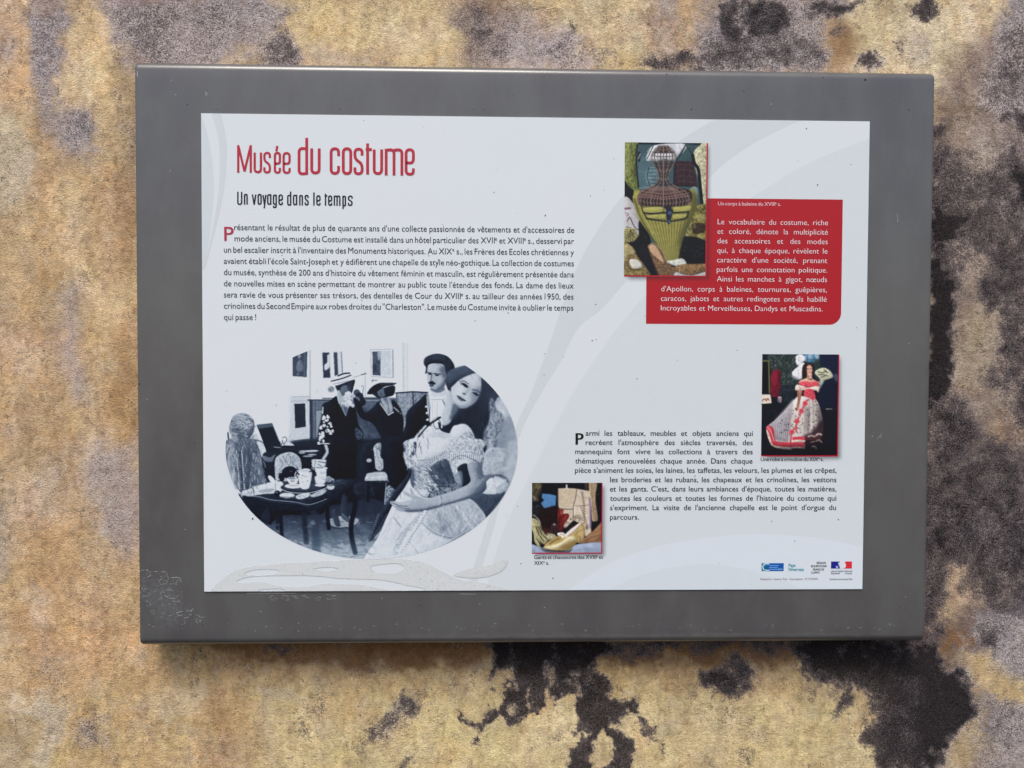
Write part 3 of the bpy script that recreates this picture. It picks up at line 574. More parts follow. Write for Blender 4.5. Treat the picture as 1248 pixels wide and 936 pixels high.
# red text box
RED = (166,32,40)
ru0, rv0 = P(788.5, 241); ru1, _ = P(1026.3, 300); _, rv1 = P(900, 395.3)
rad = .0145
pts = [(ru0, rv0), (ru1, rv0)]+[(ru1-rad+rad*math.cos(a), rv1-rad+rad*math.sin(a)) for a in np.linspace(0, math.pi/2, 12)]+[(ru0, rv1)]
dR = nextlay()
redbox = obj('red_text_box', [bw(u, v, dR) for u, v in pts], [tuple(range(len(pts)))], print_mat('red_ink', ink(RED), .4, .03), sheet)

# ------------------------------------------------------------------ printed photographs
def noisewin(s, amp, sc, k):                     # overall print grain
    s.A *= (1+amp*2*(fbm(s.X/sc, s.Y/sc, 3, k)-.5))[..., None]
rnd = random.Random(4)
# --- black and white group (values 0..1)
G = Art(268, 410, 640, 690, 3.0, [1.0])
Q1 = (265, 400, 6.242); Q2 = (445, 400, 6.242); Q3 = (265, 540, 6.242); Q4 = (445, 540, 6.242)
g = G
g.frame(0, 0, 1)
pass
g.frame(*Q1)
for x, a in ((705, .25), (1035, .12), (1125, .1), (300, .1)): g.line([(x,150 if x != 300 else 420),(x,540 if x != 300 else 720)], 9, .5, a, 1, False)
g.poly([(550,520),(705,515),(705,960),(540,960)], .82, soft=1.5, smooth=False)
g.poly([(575,850),(705,835),(705,960),(560,960)], .5, .8, 1.5, smooth=False)
g.line([(583,846),(700,834)], 9, .95); g.line([(560,522),(700,520)], 5, .6); g.line([(560,555),(700,553)], 5, .65); g.line([(705,160),(705,540)], 10, .7)
g.poly([(564,150),(692,140),(686,380),(566,372)], .9, .6, 1, smooth=False)
g.poly([(572,155),(685,150),(680,372),(572,365)], .27, nz=(.12, 3), smooth=False)
g.ell(624,212,13,19,.62,.8,.5); g.poly([(600,290),(620,240),(645,255),(655,320),(610,330)], .52, .8, .6); g.ell(612,350,8,12,.6,.6); g.line([(664,165),(662,368)], 14, .38)
g.poly([(790,178),(948,176),(955,365),(862,384),(800,386)], .8, .7, .7, smooth=False)
g.poly([(798,186),(850,184),(860,376),(806,378)], .2, smooth=False, nz=(.2, 2)); g.poly([(838,205),(852,210),(856,290),(820,320),(815,280),(835,260)], .85)
g.poly([(858,184),(882,183),(890,365),(866,370)], .95, smooth=False); g.poly([(883,183),(912,182),(920,352),(892,365)], .25, smooth=False, nz=(.2, 2)); g.line([(922,185),(928,345)], 14, .85); g.line([(943,182),(951,340)], 8, .45)
g.ell(865,465,27,25,.4,.8,.8,(.5,1)); g.ell(762,478,12,22,.72,.5,.8,(.3,1)); g.ell(790,515,10,12,.7,.4,.6)
g.poly([(585,575),(668,572),(672,750),(592,762)], .14, smooth=False, nz=(.15,3)); g.line([(678,575),(684,750)], 9, .9, .6)
# cupboard
g.poly([(700,545),(1200,540),(1200,960),(705,960)], .46, soft=.5, nz=(.12,6), smooth=False)
g.poly([(700,552),(724,552),(728,960),(705,960)], .2, smooth=False); g.line([(688,546),(905,545)], 8, .12); g.line([(745,555),(745,950)], 5, .3)
g.poly([(752,625),(800,622),(800,960),(756,960)], .56, smooth=False); g.line([(752,625),(800,622)], 5, .25); g.line([(800,533),(900,533)], 7, .15)
g.frame(*Q2)
g.poly([(0,528),(240,528),(240,960),(-20,960)], .38, soft=.5, nz=(.2,5), smooth=False); g.line([(-60,530),(120,530)], 9, .1); g.line([(-100,550),(100,550)], 5, .6)
g.poly([(0,600),(110,780),(120,940),(-140,940),(-140,640)], .3, soft=1.5, nz=(.25,5))
g.poly([(40,160),(214,155),(217,380),(44,370)], .62, .9, .3, smooth=False); g.poly([(46,166),(206,161),(209,372),(49,364)], .95, smooth=False)
g.poly([(55,178),(122,174),(118,362),(56,356)], .3, nz=(.35,2.5), smooth=False); g.poly([(120,174),(196,170),(197,362),(118,364)], .82, nz=(.12,2,3), smooth=False); g.ell(72,300,17,30,.16,.8,.6); g.poly([(95,180),(130,175),(105,250)], .75, .7, .6)
g.line([(212,170),(213,374)], 5, .45); g.line([(290,92),(292,478)], 8, .55, .8, .6); g.line([(304,92),(306,478)], 14, .85, .8); g.line([(322,100),(324,478)], 5, .72); g.line([(50,400),(90,395)], 9, .3, .7); g.line([(60,385),(55,412)], 5, .3, .7); g.line([(0,330),(2,530)], 5, .6)
# folding screen
g.poly([(235,492),(360,482),(480,488),(500,600),(330,700),(270,720),(240,640)], .55, nz=(.22,1.6), smooth=False)
g.poly([(362,486),(480,490),(480,560),(366,600)], .5, nz=(.3,1.2), smooth=False); g.line([(233,493),(362,483),(480,489)], 10, .12, smooth=False); g.line([(363,484),(367,600)], 9, .18); g.line([(238,495),(245,600)], 7, .3)
# floor
g.frame(0, 0, 1)
g.poly([(265,602),(640,602),(640,690),(265,690)], lambda X, Y: .16+.46*sm(618, 682, Y), soft=1, nz=(.16,3.5), smooth=False)
g.poly([(420,536),(500,536),(500,604),(420,604)], .07, soft=1.5, nz=(.3,4), smooth=False)
g.poly([(330,545),(440,540),(440,608),(330,608)], .09, soft=1.5, nz=(.3,3))
# right background behind the reclining mannequin
g.poly([(585,455),(640,450),(640,660),(575,660)], lambda X, Y: .46+.28*sm(598, 632, X)+0*Y, soft=3, nz=(.1,6), smooth=False)
# small chair and dark zone (Q4)
g.frame(*Q4)
g.poly([(-10,0),(330,0),(330,200),(170,440),(-10,330)], .06, soft=1, nz=(.4,4))
g.poly([(62,60),(75,15),(120,8),(138,190),(80,192)], .68, nz=(.3,1.5)); g.line([(62,60),(75,200)], 9, .12); g.poly([(5,252),(30,228),(152,222),(160,288),(10,292)], .72, nz=(.15,2)); g.line([(5,262),(158,255)], 4, .95); g.line([(5,292),(160,290)], 10, .1)
g.line([(20,300),(22,440)], 18, .04); g.line([(68,300),(66,400)], 14, .04); g.line([(140,300),(135,360)], 12, .06); g.ell(30,132,20,14,.8,.9,.4); g.line([(175,285),(230,290)], 20, .6, .8, .5, nz=(.4,1)); g.poly([(165,330),(225,325),(235,350),(190,420),(150,470),(148,390)], .6, .75, nz=(.6,1.2)); g.line([(160,300),(150,470)], 5, .6); g.ell(265,80,26,50,.2,.9,.8,(.5,1.2))
# left mannequin with lace bonnet
g.frame(*Q1)
g.ell(185,755,98,108,.47,1,.6,(.32,1.6)); g.poly([(95,700),(140,655),(220,650),(270,690),(280,760),(200,790),(110,780)], .52, .9, .6, (.4,1.3)); g.ell(210,740,62,36,.64,.8,.8,(.5,1.1)); g.ell(170,690,60,28,.68,.7,1,(.25,1.2)); g.ell(155,820,50,42,.4,.8,.8,(.25,2))
g.line([(80,795),(85,840),(100,860)], 14, .15, .8); g.line([(250,675),(275,720),(262,790),(210,850)], 6, .15, .8); g.line([(245,672),(268,690)], 9, .95, .8); g.line([(110,800),(100,850),(150,880)], 7, .75, .8); g.line([(120,690),(180,700),(250,760)], 4, .2, .7); g.line([(105,770),(180,770),(260,775)], 5, .25, .7)
g.poly([(70,900),(120,865),(160,880),(230,870),(290,800),(330,880),(360,960),(60,960)], .5, 1, .6, (.35,1.6))
g.poly([(285,790),(330,850),(360,900),(350,950),(310,900),(280,850)], .9, .7, .5, (.2,1.2)); g.poly([(180,870),(250,880),(260,940),(180,940)], .75, .6, .5, (.5,1))
g.frame(*Q3)
g.poly([(62,-20),(330,-20),(350,100),(375,270),(430,300),(330,335),(250,350),(200,400),(130,300),(70,150)], .40, 1, .5, (.34,2.6,3))
g.poly([(70,20),(140,40),(150,350),(110,290),(80,180)], .56, .8, .8, (.3,2,3)); g.poly([(200,60),(260,40),(240,330),(205,330)], .3, .7, 1, (.3,2,3)); g.poly([(310,60),(345,160),(370,280),(330,300),(300,180)], .55, .6, .8)
for x, x2 in ((145,168),(185,207)):
    for k in range(22): g.ell(x+(x2-x)*k/21,60+13.5*k,4.5,4,.95,.9,.15)
g.line([(168,60),(192,345)], 14, .22, .7); g.poly([(300,-10),(345,0),(372,60),(368,105),(340,110),(320,50)], .93, .8, .5, (.15,1)); g.poly([(130,180),(125,290),(110,250)], .9, .5, .5)
# slate, ornaments, back furniture
g.frame(*Q1)
g.poly([(298,735),(415,722),(482,890),(500,960),(380,960),(345,860)], .09, smooth=False); g.poly([(298,735),(415,722),(426,748),(308,765)], .34, smooth=False); g.line([(418,728),(484,890)], 5, .45)
g.poly([(500,870),(540,860),(590,900),(600,960),(480,960)], .88, 1, .5, (.2,1.2)); g.line([(495,835),(515,826),(528,850),(505,880),(492,850)], 6, .3); g.line([(510,880),(495,920)], 6, .3); g.line([(560,800),(545,850),(570,900)], 5, .6, .7)
g.frame(*Q3)
g.poly([(345,85),(440,60),(480,30),(600,20),(780,45),(850,60),(850,220),(700,220),(640,200),(430,300),(360,250)], .07, 1, .5, (.4,2), )
g.poly([(375,-10),(480,-10),(470,60),(385,80)], .1, smooth=False); g.line([(440,45),(520,25),(640,45)], 16, .08, .9); g.line([(430,30),(480,35)], 5, .7); g.poly([(345,95),(400,110),(440,85),(420,140),(360,135)], .5, .9)
for x, y, w, a in ((690,62,70,.8),(640,75,30,.7),(735,58,35,.75),(690,100,40,.6),(720,88,35,.65)): g.ell(x,y,w,7,a,.9,.3)
g.poly([(690,180),(700,0),(700,0)], .2)
# chair back
g.poly([(428,300),(424,140),(465,75),(560,52),(635,88),(655,160),(650,260),(480,310)], .05)
g.poly([(445,290),(437,140),(472,90),(555,68),(618,100),(640,165),(636,240),(600,260),(560,300),(470,285)], .70, 1, .35, (.16,1.5))
for p in ([(470,120),(500,160),(470,200)], [(600,110),(580,150),(610,190)], [(540,80),(520,120),(545,170),(560,120),(540,80)], [(460,240),(500,200),(520,240)], [(500,100),(520,150)], [(580,95),(570,150),(600,220)]): g.line(p, 7, .42, .7)
g.ell(548,225,58,48,.05); g.line([(500,240),(478,235),(470,260)], 14, .06); g.ell(490,262,22,30,.07); g.line([(520,190),(560,180),(600,200)], 9, .05); g.ell(560,215,12,7,.35,.6)
# table and things on it
g.poly([(185,398),(450,305),(700,270),(1000,245),(1050,270),(1040,310),(830,420),(700,475),(600,462),(400,432),(260,405)], .16, 1, .4, (.3,2))
g.poly([(180,388),(200,362),(260,345),(350,318),(490,293),(480,372),(345,388),(200,410)], .9, 1, .4, (.1,2)); g.ell(375,360,62,14,.62,.9,.5,(.2,1),-8); g.line([(200,388),(330,362),(440,355)], 4, .6); g.line([(440,300),(445,365)], 5, .5)
for k in range(12): g.ell(270+k*16,338-k*4.2,9,7,.97,.8,.3)
g.poly([(385,258),(405,248),(442,290),(410,300)], .96); g.ell(455,385,24,26,.06); g.ell(450,375,8,6,.5)
g.ell(655,340,175,48,.1); g.line([(485,320),(480,345),(560,375),(700,378),(830,340),(835,320)], 6, .75); g.ell(650,335,150,32,.28,.8,.5,(.3,2))
g.ell(578,327,66,18,.95); g.ell(578,322,40,8,.6,.7); g.poly([(530,265),(612,262),(605,305),(580,315),(548,308)], .93); g.ell(571,268,38,8,.4,.8); g.ell(571,288,18,8,.35,.6,.4,(.6,.8))
g.poly([(618,225),(655,195),(705,200),(718,235),(708,300),(692,345),(642,348),(622,300)], .93, 1, .35, (.05,1.5)); g.ell(665,208,42,12,.8); g.line([(622,240),(600,215),(595,200),(612,200)], 10, .12); g.line([(608,300),(590,250),(598,220)], 7, .85); g.line([(715,210),(700,220)], 9, .1)
for k in range(9): g.ell(635+rnd.random()*60,240+rnd.random()*60,5,4,.45,.7,.2)
g.poly([(718,128),(735,122),(828,128),(826,175),(780,180),(722,190)], .86, 1, .35, (.12,1.4), smooth=False); g.line([(745,125),(740,185)], 6, .45); g.line([(770,140),(820,150)], 6, .25); g.line([(765,160),(800,178),(830,170)], 5, .3); g.ell(830,160,8,20,.15); g.poly([(738,190),(760,178),(822,182),(828,230),(820,300),(785,312),(748,300)], .93, 1, .35, (.05,1.5))
g.poly([(722,190),(736,190),(755,240),(745,255),(728,225)], .08); g.ell(776,186,40,8,.5,.8); g.line([(735,200),(720,190)], 6, .8); g.ell(832,190,8,8,.9)
for k in range(9): g.ell(765+rnd.random()*50,215+rnd.random()*70,5,4,.45,.7,.2)
g.ell(780,320,40,11,.9); g.ell(862,335,28,20,.82); g.ell(862,322,22,7,.45); g.line([(825,260),(860,258),(885,285)], 7, .85); g.ell(845,280,30,18,.6,.8,.5,(.4,1)); g.line([(880,300),(990,255)], 12, .4, .8, .5, nz=(.6,1))
g.ell(530,398,58,20,.88,1,.4,(.15,1.5)); g.line([(480,410),(580,412)], 6, .4); g.poly([(595,405),(640,385),(705,380),(690,410),(620,428)], .8, 1, .4, (.2,1)); g.poly([(708,395),(800,355),(830,360),(800,392),(730,412)], .72, 1, .4, (.2,1)); g.line([(590,425),(640,432),(700,415)], 5, .2)
g.poly([(190,402),(260,412),(400,440),(600,470),(700,482),(830,430),(1040,310),(1062,330),(960,410),(830,500),(790,540),(640,548),(560,545),(480,555),(420,600),(400,620),(300,565),(240,490)], .045, 1, .5, (.5,4))
g.line([(255,402),(330,410),(400,430),(500,440),(600,450),(690,468),(760,452),(830,425)], 6, .68, .8); g.line([(300,420),(420,448),(600,462),(690,480)], 4, .25, .8)
for k in range(5): g.ell(330+k*50,470+rnd.random()*40,16,10,.16,.5,1)
g.poly([(330,560),(380,500),(410,560),(395,610),(360,600)], .14, .8, 1)
g.line([(480,540),(490,705)], 30, .06, .95, .5); g.line([(456,560),(455,652)], 20, .07, .9, .4); g.line([(660,545),(668,650),(678,752)], 40, .1, .85, .8); g.line([(735,540),(748,680),(752,835)], 66, .2, .7, 1.4)
g.ell(725,605,20,18,.55,.7,1)
g.ell(965,600,122,46,.62,.95,.4,(.12,2)); g.line([(845,600),(880,640),(960,645),(1050,625),(1082,590)], 6, .12); g.poly([(870,520),(900,500),(930,600),(935,632),(900,630),(880,580)], .22, .95, .6); g.poly([(950,400),(985,400),(1000,560),(1010,600),(975,590),(940,540)], .2, .9, .7); g.line([(950,540),(1000,592)], 14, .5, .6)
g.line([(835,470),(838,560),(848,648)], 30, .05, 1, .4); g.line([(985,385),(1035,395),(1050,440),(1040,520),(1018,620),(1022,720),(1048,832)], 36, .05, .95, .5)
g.poly([(1050,300),(1200,330),(1200,420),(1060,420)], .12, .8, 1.5, (.6,3)); g.line([(1150,330),(1145,440)], 22, .04)
# woman in the black coat with the striped hat
g.frame(*Q1)
g.poly([(915,435),(990,480),(995,560),(1005,600),(978,668),(940,600),(915,560)], .66, 1, .4); g.line([(925,565),(985,575)], 7, .9); g.poly([(940,590),(985,590),(978,660)], .45, .8)
g.poly([(905,425),(1038,388),(1035,450),(1020,495),(985,520),(950,500),(925,470),(912,475)], .08); g.ell(975,475,42,42,.42,1,.7); g.poly([(985,430),(1030,410),(1022,480),(1000,500)], .18, .8, .8)
g.poly([(858,402),(905,365),(960,340),(1000,336),(1018,352),(1045,385),(1000,402),(940,425),(905,435),(870,425)], .94, 1, .35); g.line([(866,403),(940,385),(1015,358)], 9, .06); g.line([(918,362),(965,345),(1005,342)], 11, .05); g.line([(885,425),(1000,400)], 6, .6); g.line([(1040,372),(1090,358),(1132,345)], 5, .55); g.line([(1095,352),(1130,346)], 5, .1)
g.poly([(905,515),(918,560),(960,640),(978,668),(1000,600),(1040,590),(1060,650),(1072,730),(1112,805),(1085,860),(1045,850),(1055,990),(880,990),(885,870),(830,800),(800,640),(800,578),(855,552)], .02, 1, .35); g.poly([(1050,760),(1080,770),(1110,810),(1080,850),(1050,820)], .3, .9, .5, (.7,.9))
g.poly([(800,640),(835,680),(870,730),(888,860),(870,885),(765,888),(766,790),(785,700)], .05)
for k in range(34):
    y = 660+rnd.random()*215; w = 14+(y-660)*.30; x = 822+(rnd.random()-.45)*2*w; g.ell(x, y, 6+rnd.random()*8, 6+rnd.random()*7, .95, .95, .2)
for x, y, r in ((838,780,18),(860,852,16),(788,830,16),(812,740,14)): g.ell(x,y,r,r*.9,.97)
g.line([(803,600),(800,650)], 7, .9)
g.frame(*Q3); g.poly([(835,-30),(1048,-30),(1052,120),(1058,250),(1020,275),(870,265),(835,180)], .02, 1, .4)
g.line([(825,20),(835,70),(805,120)], 20, .75); g.line([(765,4),(850,4)], 9, .8)
g.frame(*Q1)
for x, y, r, v in ((995,505,26,.95),(975,530,20,.85),(1025,520,20,.7),(1000,570,26,.9),(1030,590,14,.8),(985,585,14,.9),(1060,490,26,.25),(1080,520,32,.08),(1095,560,34,.06),(1060,545,24,.45),(1065,590,20,.35),(1070,610,14,.7)): g.ell(x,y,r,r,v,.95,.4,(.35,1))
g.line([(1095,440),(1110,445),(1105,500)], 5, .3)
# woman with the wide black hat
g.frame(*Q2)
g.poly([(-90,530),(-40,560),(0,640),(60,600),(110,560),(180,640),(205,545),(262,600),(292,690),(292,770),(270,990),(125,990),(125,860),(100,790),(50,720),(-20,690),(-60,640)], .035, 1, .4)
g.poly([(125,515),(172,515),(212,610),(182,650),(130,575)], .62); g.poly([(125,515),(160,520),(180,590),(150,560)], .4, .7, .6)
g.poly([(60,490),(215,435),(222,500),(190,518),(150,525),(100,528)], .06); g.ell(128,492,34,34,.42,1,.6); g.poly([(150,460),(215,450),(218,500),(180,520),(150,500)], .06)
g.poly([(14,497),(40,455),(90,422),(140,414),(236,417),(215,432),(150,445),(110,470),(60,500),(30,503)], .05); g.line([(120,425),(225,420)], 4, .4)
g.line([(115,572),(150,620),(178,660),(215,638)], 7, .95, 1, .2, False); g.line([(220,603),(272,650)], 7, .75)
# man
g.poly([(482,488),(490,600),(495,700),(520,720),(410,800),(360,880),(335,990),(235,990),(262,860),(300,760),(312,660),(340,610),(400,560)], .02)
g.frame(*Q4); g.poly([(165,-30),(345,-30),(300,60),(330,190),(300,280),(235,350),(175,270)], .03, 1, .5)
g.frame(*Q2)
g.poly([(478,490),(610,460),(620,560),(602,690),(550,700),(492,712)], .94, 1, .35, (.04,2)); g.line([(500,545),(605,540)], 5, .6); g.line([(550,560),(545,690)], 5, .7); g.line([(590,550),(610,600),(590,680)], 7, .25); g.line([(510,560),(515,700)], 5, .78); g.poly([(495,475),(608,462),(612,500),(560,520),(500,510)], .82, .8, .6)
g.line([(474,505),(482,560),(490,610)], 22, .55, .9, .4, nz=(.5,1)); g.line([(490,620),(488,700)], 9, .3)
for x, y in ((466,597),(472,645),(476,696)): g.ell(x,y,10,10,.85)
g.poly([(470,300),(520,272),(600,265),(618,330),(612,410),(598,452),(555,482),(505,465),(480,425),(468,360)], .66, 1, .4)
g.poly([(560,300),(622,290),(618,400),(595,455),(550,480),(530,470),(590,400),(575,350)], .4, .85, 1.2); g.poly([(485,300),(540,285),(545,330),(490,335)], .74, .8, 1); g.poly([(478,360),(505,360),(505,395),(485,400)], .8, .7, 1)
g.line([(476,338),(500,342)], 9, .1, .8); g.line([(525,345),(572,350)], 9, .1, .8); g.ell(490,350,9,6,.08,.9,.3); g.ell(548,357,14,7,.1,.9,.3); g.line([(512,345),(503,395),(520,402)], 7, .38, .8, .5)
g.poly([(478,415),(505,403),(535,418),(528,428),(495,424)], .05, 1, .3); g.ell(505,438,18,7,.2,.8,.4); g.poly([(500,455),(560,478),(600,450),(606,468),(560,492),(500,475)], .35, .8, .7)
g.poly([(446,272),(452,230),(495,203),(555,194),(620,210),(662,250),(682,300),(660,345),(625,370),(612,350),(602,285),(560,268),(500,272),(478,290),(470,335),(456,345),(462,300)], .1, 1, .4, (.2,3)); g.poly([(500,215),(560,200),(620,220),(600,240),(520,240)], .22, .7, 1.5)
# reclining mannequin
g.poly([(610,400),(630,335),(700,297),(790,285),(880,345),(970,430),(1040,520),(1000,580),(960,640),(935,740),(915,860),(930,990),(870,990),(820,830),(760,760),(680,740),(640,800),(590,790),(560,740),(640,680),(690,620),(640,500)], lambda X, Y: .1+.2*sm(475, 445, Y)+.16*sm(575, 612, X), 1, .6, (.12,6))
g.poly([(655,330),(760,295),(820,330),(740,360),(670,410),(640,440),(625,400)], .3, .7, 2, (.2,3,.4))
g.poly([(655,455),(668,440),(720,392),(790,358),(868,342),(884,420),(872,500),(838,562),(775,604),(715,608),(680,580),(655,520)], .76, 1, .5)
g.poly([(800,480),(880,440),(870,510),(835,568),(775,606),(700,606),(740,590),(800,560)], .45, .75, 2); g.poly([(680,480),(730,430),(780,400),(800,440),(740,500),(690,520)], .86, .6, 2)
g.line([(722,412),(755,408),(785,428)], 6, .4, .8, .5); g.poly([(732,420),(755,418),(785,440),(775,455),(750,440)], .12, .9, .4); g.line([(815,470),(845,478),(872,495)], 6, .4, .7, .5); g.poly([(818,488),(845,490),(865,508),(850,515),(828,500)], .2, .85, .4)
g.line([(802,440),(775,470),(760,495)], 9, .5, .6, .7); g.ell(752,498,8,6,.15,.8,.4); g.line([(700,512),(722,528),(762,552)], 8, .16, .9, .4); g.line([(705,528),(735,555)], 11, .5, .7, .7)
g.poly([(625,480),(650,480),(672,560),(700,610),(672,660),(645,720),(600,740),(575,712),(598,620),(615,540)], .74, 1, .6); g.poly([(670,570),(720,605),(700,650),(640,700),(650,640)], .35, .8, 1.2)
# shoulders, chest
g.poly([(410,830),(470,780),(545,740),(580,780),(650,800),(690,745),(750,728),(800,760),(835,840),(860,990),(340,990),(350,900)], .84, 1, .5, (.05,5)); g.poly([(640,800),(700,745),(760,735),(720,800),(660,840)], .9, .7, 2); g.poly([(560,785),(650,805),(640,840),(480,840),(440,830)], .68, .5, 2)
g.line([(560,680),(520,700),(500,740)], 16, .45); t_e = np.linspace(0, 6.28, 14); g.line([(548+36*math.cos(a), 735+45*math.sin(a)) for a in t_e], 14, .85, 1, .3, nz=(.4,1)); g.line([(548+26*math.cos(a), 730+36*math.sin(a)) for a in t_e], 6, .15, .8)
g.line([(572,678),(480,740),(420,810),(385,870),(372,960)], 14, .06); g.line([(460,745),(400,810),(360,880)], 16, .88, .9); g.line([(560,720),(580,770),(640,790)], 16, .1, .9)
g.poly([(600,870),(700,830),(760,790),(810,790),(835,850),(880,880),(890,990),(600,990)], .66, 1, .5, (.5,1.2)); g.poly([(300,930),(350,880),(380,900),(370,990),(300,990)], .8, 1, .5, (.3,1.1)); g.line([(600,900),(700,900),(800,870),(880,890)], 8, .3, .7, .4, nz=(.5,1))
g.poly([(325,940),(355,860),(405,830),(400,880),(370,990)], .85, 1, .4, (.2,1))
# lace ghost and window behind her
g.poly([(945,560),(965,530),(985,560),(990,620),(1040,640),(1052,720),(1010,840),(1000,890),(960,990),(930,900),(900,850),(905,780),(945,700)], .55, .8, 1, (.35,2)); g.poly([(1020,520),(1060,560),(1066,650),(1040,650),(1000,610),(985,570)], .8, .75, .8, (.1,3)); g.poly([(1060,560),(1100,620),(1118,700),(1062,690)], .72, .8, .6); g.line([(1015,625),(1050,625),(1052,665)], 6, .9, .8); g.line([(1060,700),(1130,690)], 4, .75, .6)
g.poly([(1060,700),(1120,690),(1150,850),(1100,990),(1020,990)], .5, .6, 1.5)
g.frame(*Q4)
g.line([(950,-20),(955,40)], 20, .7, .8, .6)
g.poly([(1090,0),(1170,0),(1140,200),(1060,420),(1080,150)], .68, .7, 3)
g.poly([(898,150),(910,75),(950,38),(1050,38),(1080,80),(1065,180),(1040,245),(905,248)], .66, 1, .5, (.16,3)); g.line([(905,250),(1045,245)], 9, .3)
g.poly([(900,250),(1060,250),(1090,320),(1000,400),(880,400)], .4, .9, 1); g.poly([(920,300),(960,265),(985,290),(1000,385),(895,380)], .86, 1, .4, (.15,1.5)); g.poly([(980,260),(1030,265),(1090,310),(1060,365),(1005,380)], .7, 1, .5, (.1,2))
for k in range(8): g.line([(1000,330),(980+14*k,258+abs(k-2)*4)], 5, .93, .8)
g.ell(1075,200,22,20,.7,.8,.8)
g.poly([(820,400),(1010,388),(1070,370),(990,480),(905,575),(860,520)], .27, 1, .8, (.25,3,3))
# dress
g.poly([(345,-30),(880,-30),(882,70),(895,100),(870,150),(780,160),(700,180),(680,235),(645,170),(600,120),(520,160),(400,190),(330,190),(298,120),(300,60)], .72, 1, .4, (.3,1.6))
g.poly([(345,-30),(640,-30),(600,60),(480,120),(360,130)], .88, 1, 1.2, (.04,3)); g.line([(345,130),(440,130),(540,110),(620,60)], 6, .45, .8, .3, nz=(.5,1)); g.line([(350,165),(450,185),(540,150),(620,95)], 30, .76, .8, .4, nz=(.45,1)); g.line([(380,0),(375,60),(350,100)], 24, .12, .85, .5)
g.poly([(640,80),(740,60),(820,80),(880,130),(780,160),(700,185),(682,235),(650,180)], .78, 1, .4, (.4,1.2)); g.line([(660,130),(720,95),(790,110),(870,150)], 7, .28, .8); g.poly([(700,170),(735,120),(775,110),(770,150),(720,170)], .88, .8); g.ell(850,60,40,40,.62,.8,.8,(.5,1.2))
g.poly([(350,185),(500,165),(570,330),(500,400),(420,390),(345,310)], .62, 1, .5, (.28,2)); g.poly([(340,200),(372,220),(372,330),(345,330)], .38, .9, .6)
g.poly([(485,195),(590,120),(635,140),(660,210),(690,300),(640,330),(580,335),(510,275)], .3, 1, .6, (.22,3)); g.line([(570,150),(640,290)], 12, .18, .7, 1); g.line([(520,200),(560,300)], 16, .48, .6, 1)
g.poly([(470,420),(490,370),(540,330),(680,310),(760,310),(780,340),(600,400),(500,425)], .45, 1, .5, (.45,1.8)); g.line([(480,415),(510,360),(560,330),(640,330)], 9, .08, .8); g.line([(560,345),(620,385)], 8, .15, .7); g.poly([(400,330),(480,380),(470,410),(420,390)], .86, .8)
g.poly([(700,190),(770,155),(800,240),(802,295),(740,335),(725,260)], .09, 1, .5); g.poly([(680,240),(735,215),(740,330),(690,320)], .5, .9, .7)
g.poly([(340,240),(330,280),(250,400),(195,470),(150,600),(90,730),(-5,870),(5,920),(400,850),(520,812),(700,718),(830,640),(920,570),(800,425),(700,440),(500,420),(420,395),(350,320)], .88, 1, .5, (.05,5))
g.poly([(500,500),(700,445),(800,430),(915,575),(820,650),(700,715),(600,725),(470,640)], .62, .85, 1.5, (.14,4,2)); g.poly([(700,460),(800,440),(900,570),(820,640),(760,560)], .7, .6, 1.5, (.12,3)); g.line([(690,480),(760,570),(820,650)], 22, .85, .6, .8, nz=(.35,1)); g.line([(540,510),(600,640),(580,680)], 26, .48, .5, 1.5); g.ell(598,640,28,22,.42,.6,1.5)
g.line([(435,608),(520,680),(600,710),(660,722)], 11, .45, .7, .5); g.line([(440,600),(530,676),(650,712)], 5, .97, .7, .3); g.line([(478,515),(430,600),(340,735),(300,860)], 7, .6, .6, .5); g.line([(335,745),(410,845)], 8, .55, .7, .5); g.line([(350,740),(420,840)], 5, .97, .7)
g.line([(450,510),(400,580),(330,650),(270,720),(230,830)], 44, .66, .7, .8, nz=(.4,1.4)); g.line([(215,565),(260,620),(275,640)], 9, .4, .7, .4, nz=(.5,1)); g.line([(270,390),(268,420)], 6, .6)
for x1, y1, x2, y2 in ((250,470,120,800),(330,540,200,760),(200,560,60,860),(560,730,500,800),(420,660,440,800),(640,730,560,790)): g.line([(x1,y1),(x2,y2)], 12, .74, .6, 1.2)
g.poly([(345,190),(350,245),(300,340),(215,460),(165,560),(60,730),(25,730),(70,610),(130,500),(180,440),(240,340),(310,260)], .13, 1, .5, (.35,2)); g.line([(165,540),(60,720)], 8, .5, .6, .6)
for k in range(14): g.ell(30+k*5.5,740-k*15,8,5,.6,.6,.3)
# arm
g.poly([(782,160),(868,148),(892,220),(922,300),(918,350),(880,385),(780,425),(640,465),(520,498),(440,518),(330,524),(255,515),(225,490),(190,455),(200,440),(270,450),(345,432),(348,415),(300,392),(286,370),(300,362),(345,385),(340,345),(355,350),(380,395),(430,412),(480,420),(580,392),(700,352),(780,315),(806,290),(790,230)], lambda X, Y: .64-.2*sm(560, 592, X)+.0*Y, 1, .4)
g.poly([(300,505),(440,500),(640,448),(800,395),(915,330),(918,352),(880,385),(780,425),(640,465),(520,500),(440,520),(330,526)], .3, .7, 1); g.poly([(790,170),(820,165),(850,260),(840,310),(800,320),(806,280)], .62, .8, 1.5); g.line([(200,450),(260,475),(320,480)], 5, .25, .8, .3); g.line([(240,480),(290,495),(340,498)], 4, .25, .7, .3); g.line([(265,450),(330,455)], 5, .8, .6); g.line([(575,400),(585,440),(580,478)], 4, .3, .8, .3); g.line([(340,432),(400,430)], 8, .75, .6, .6)

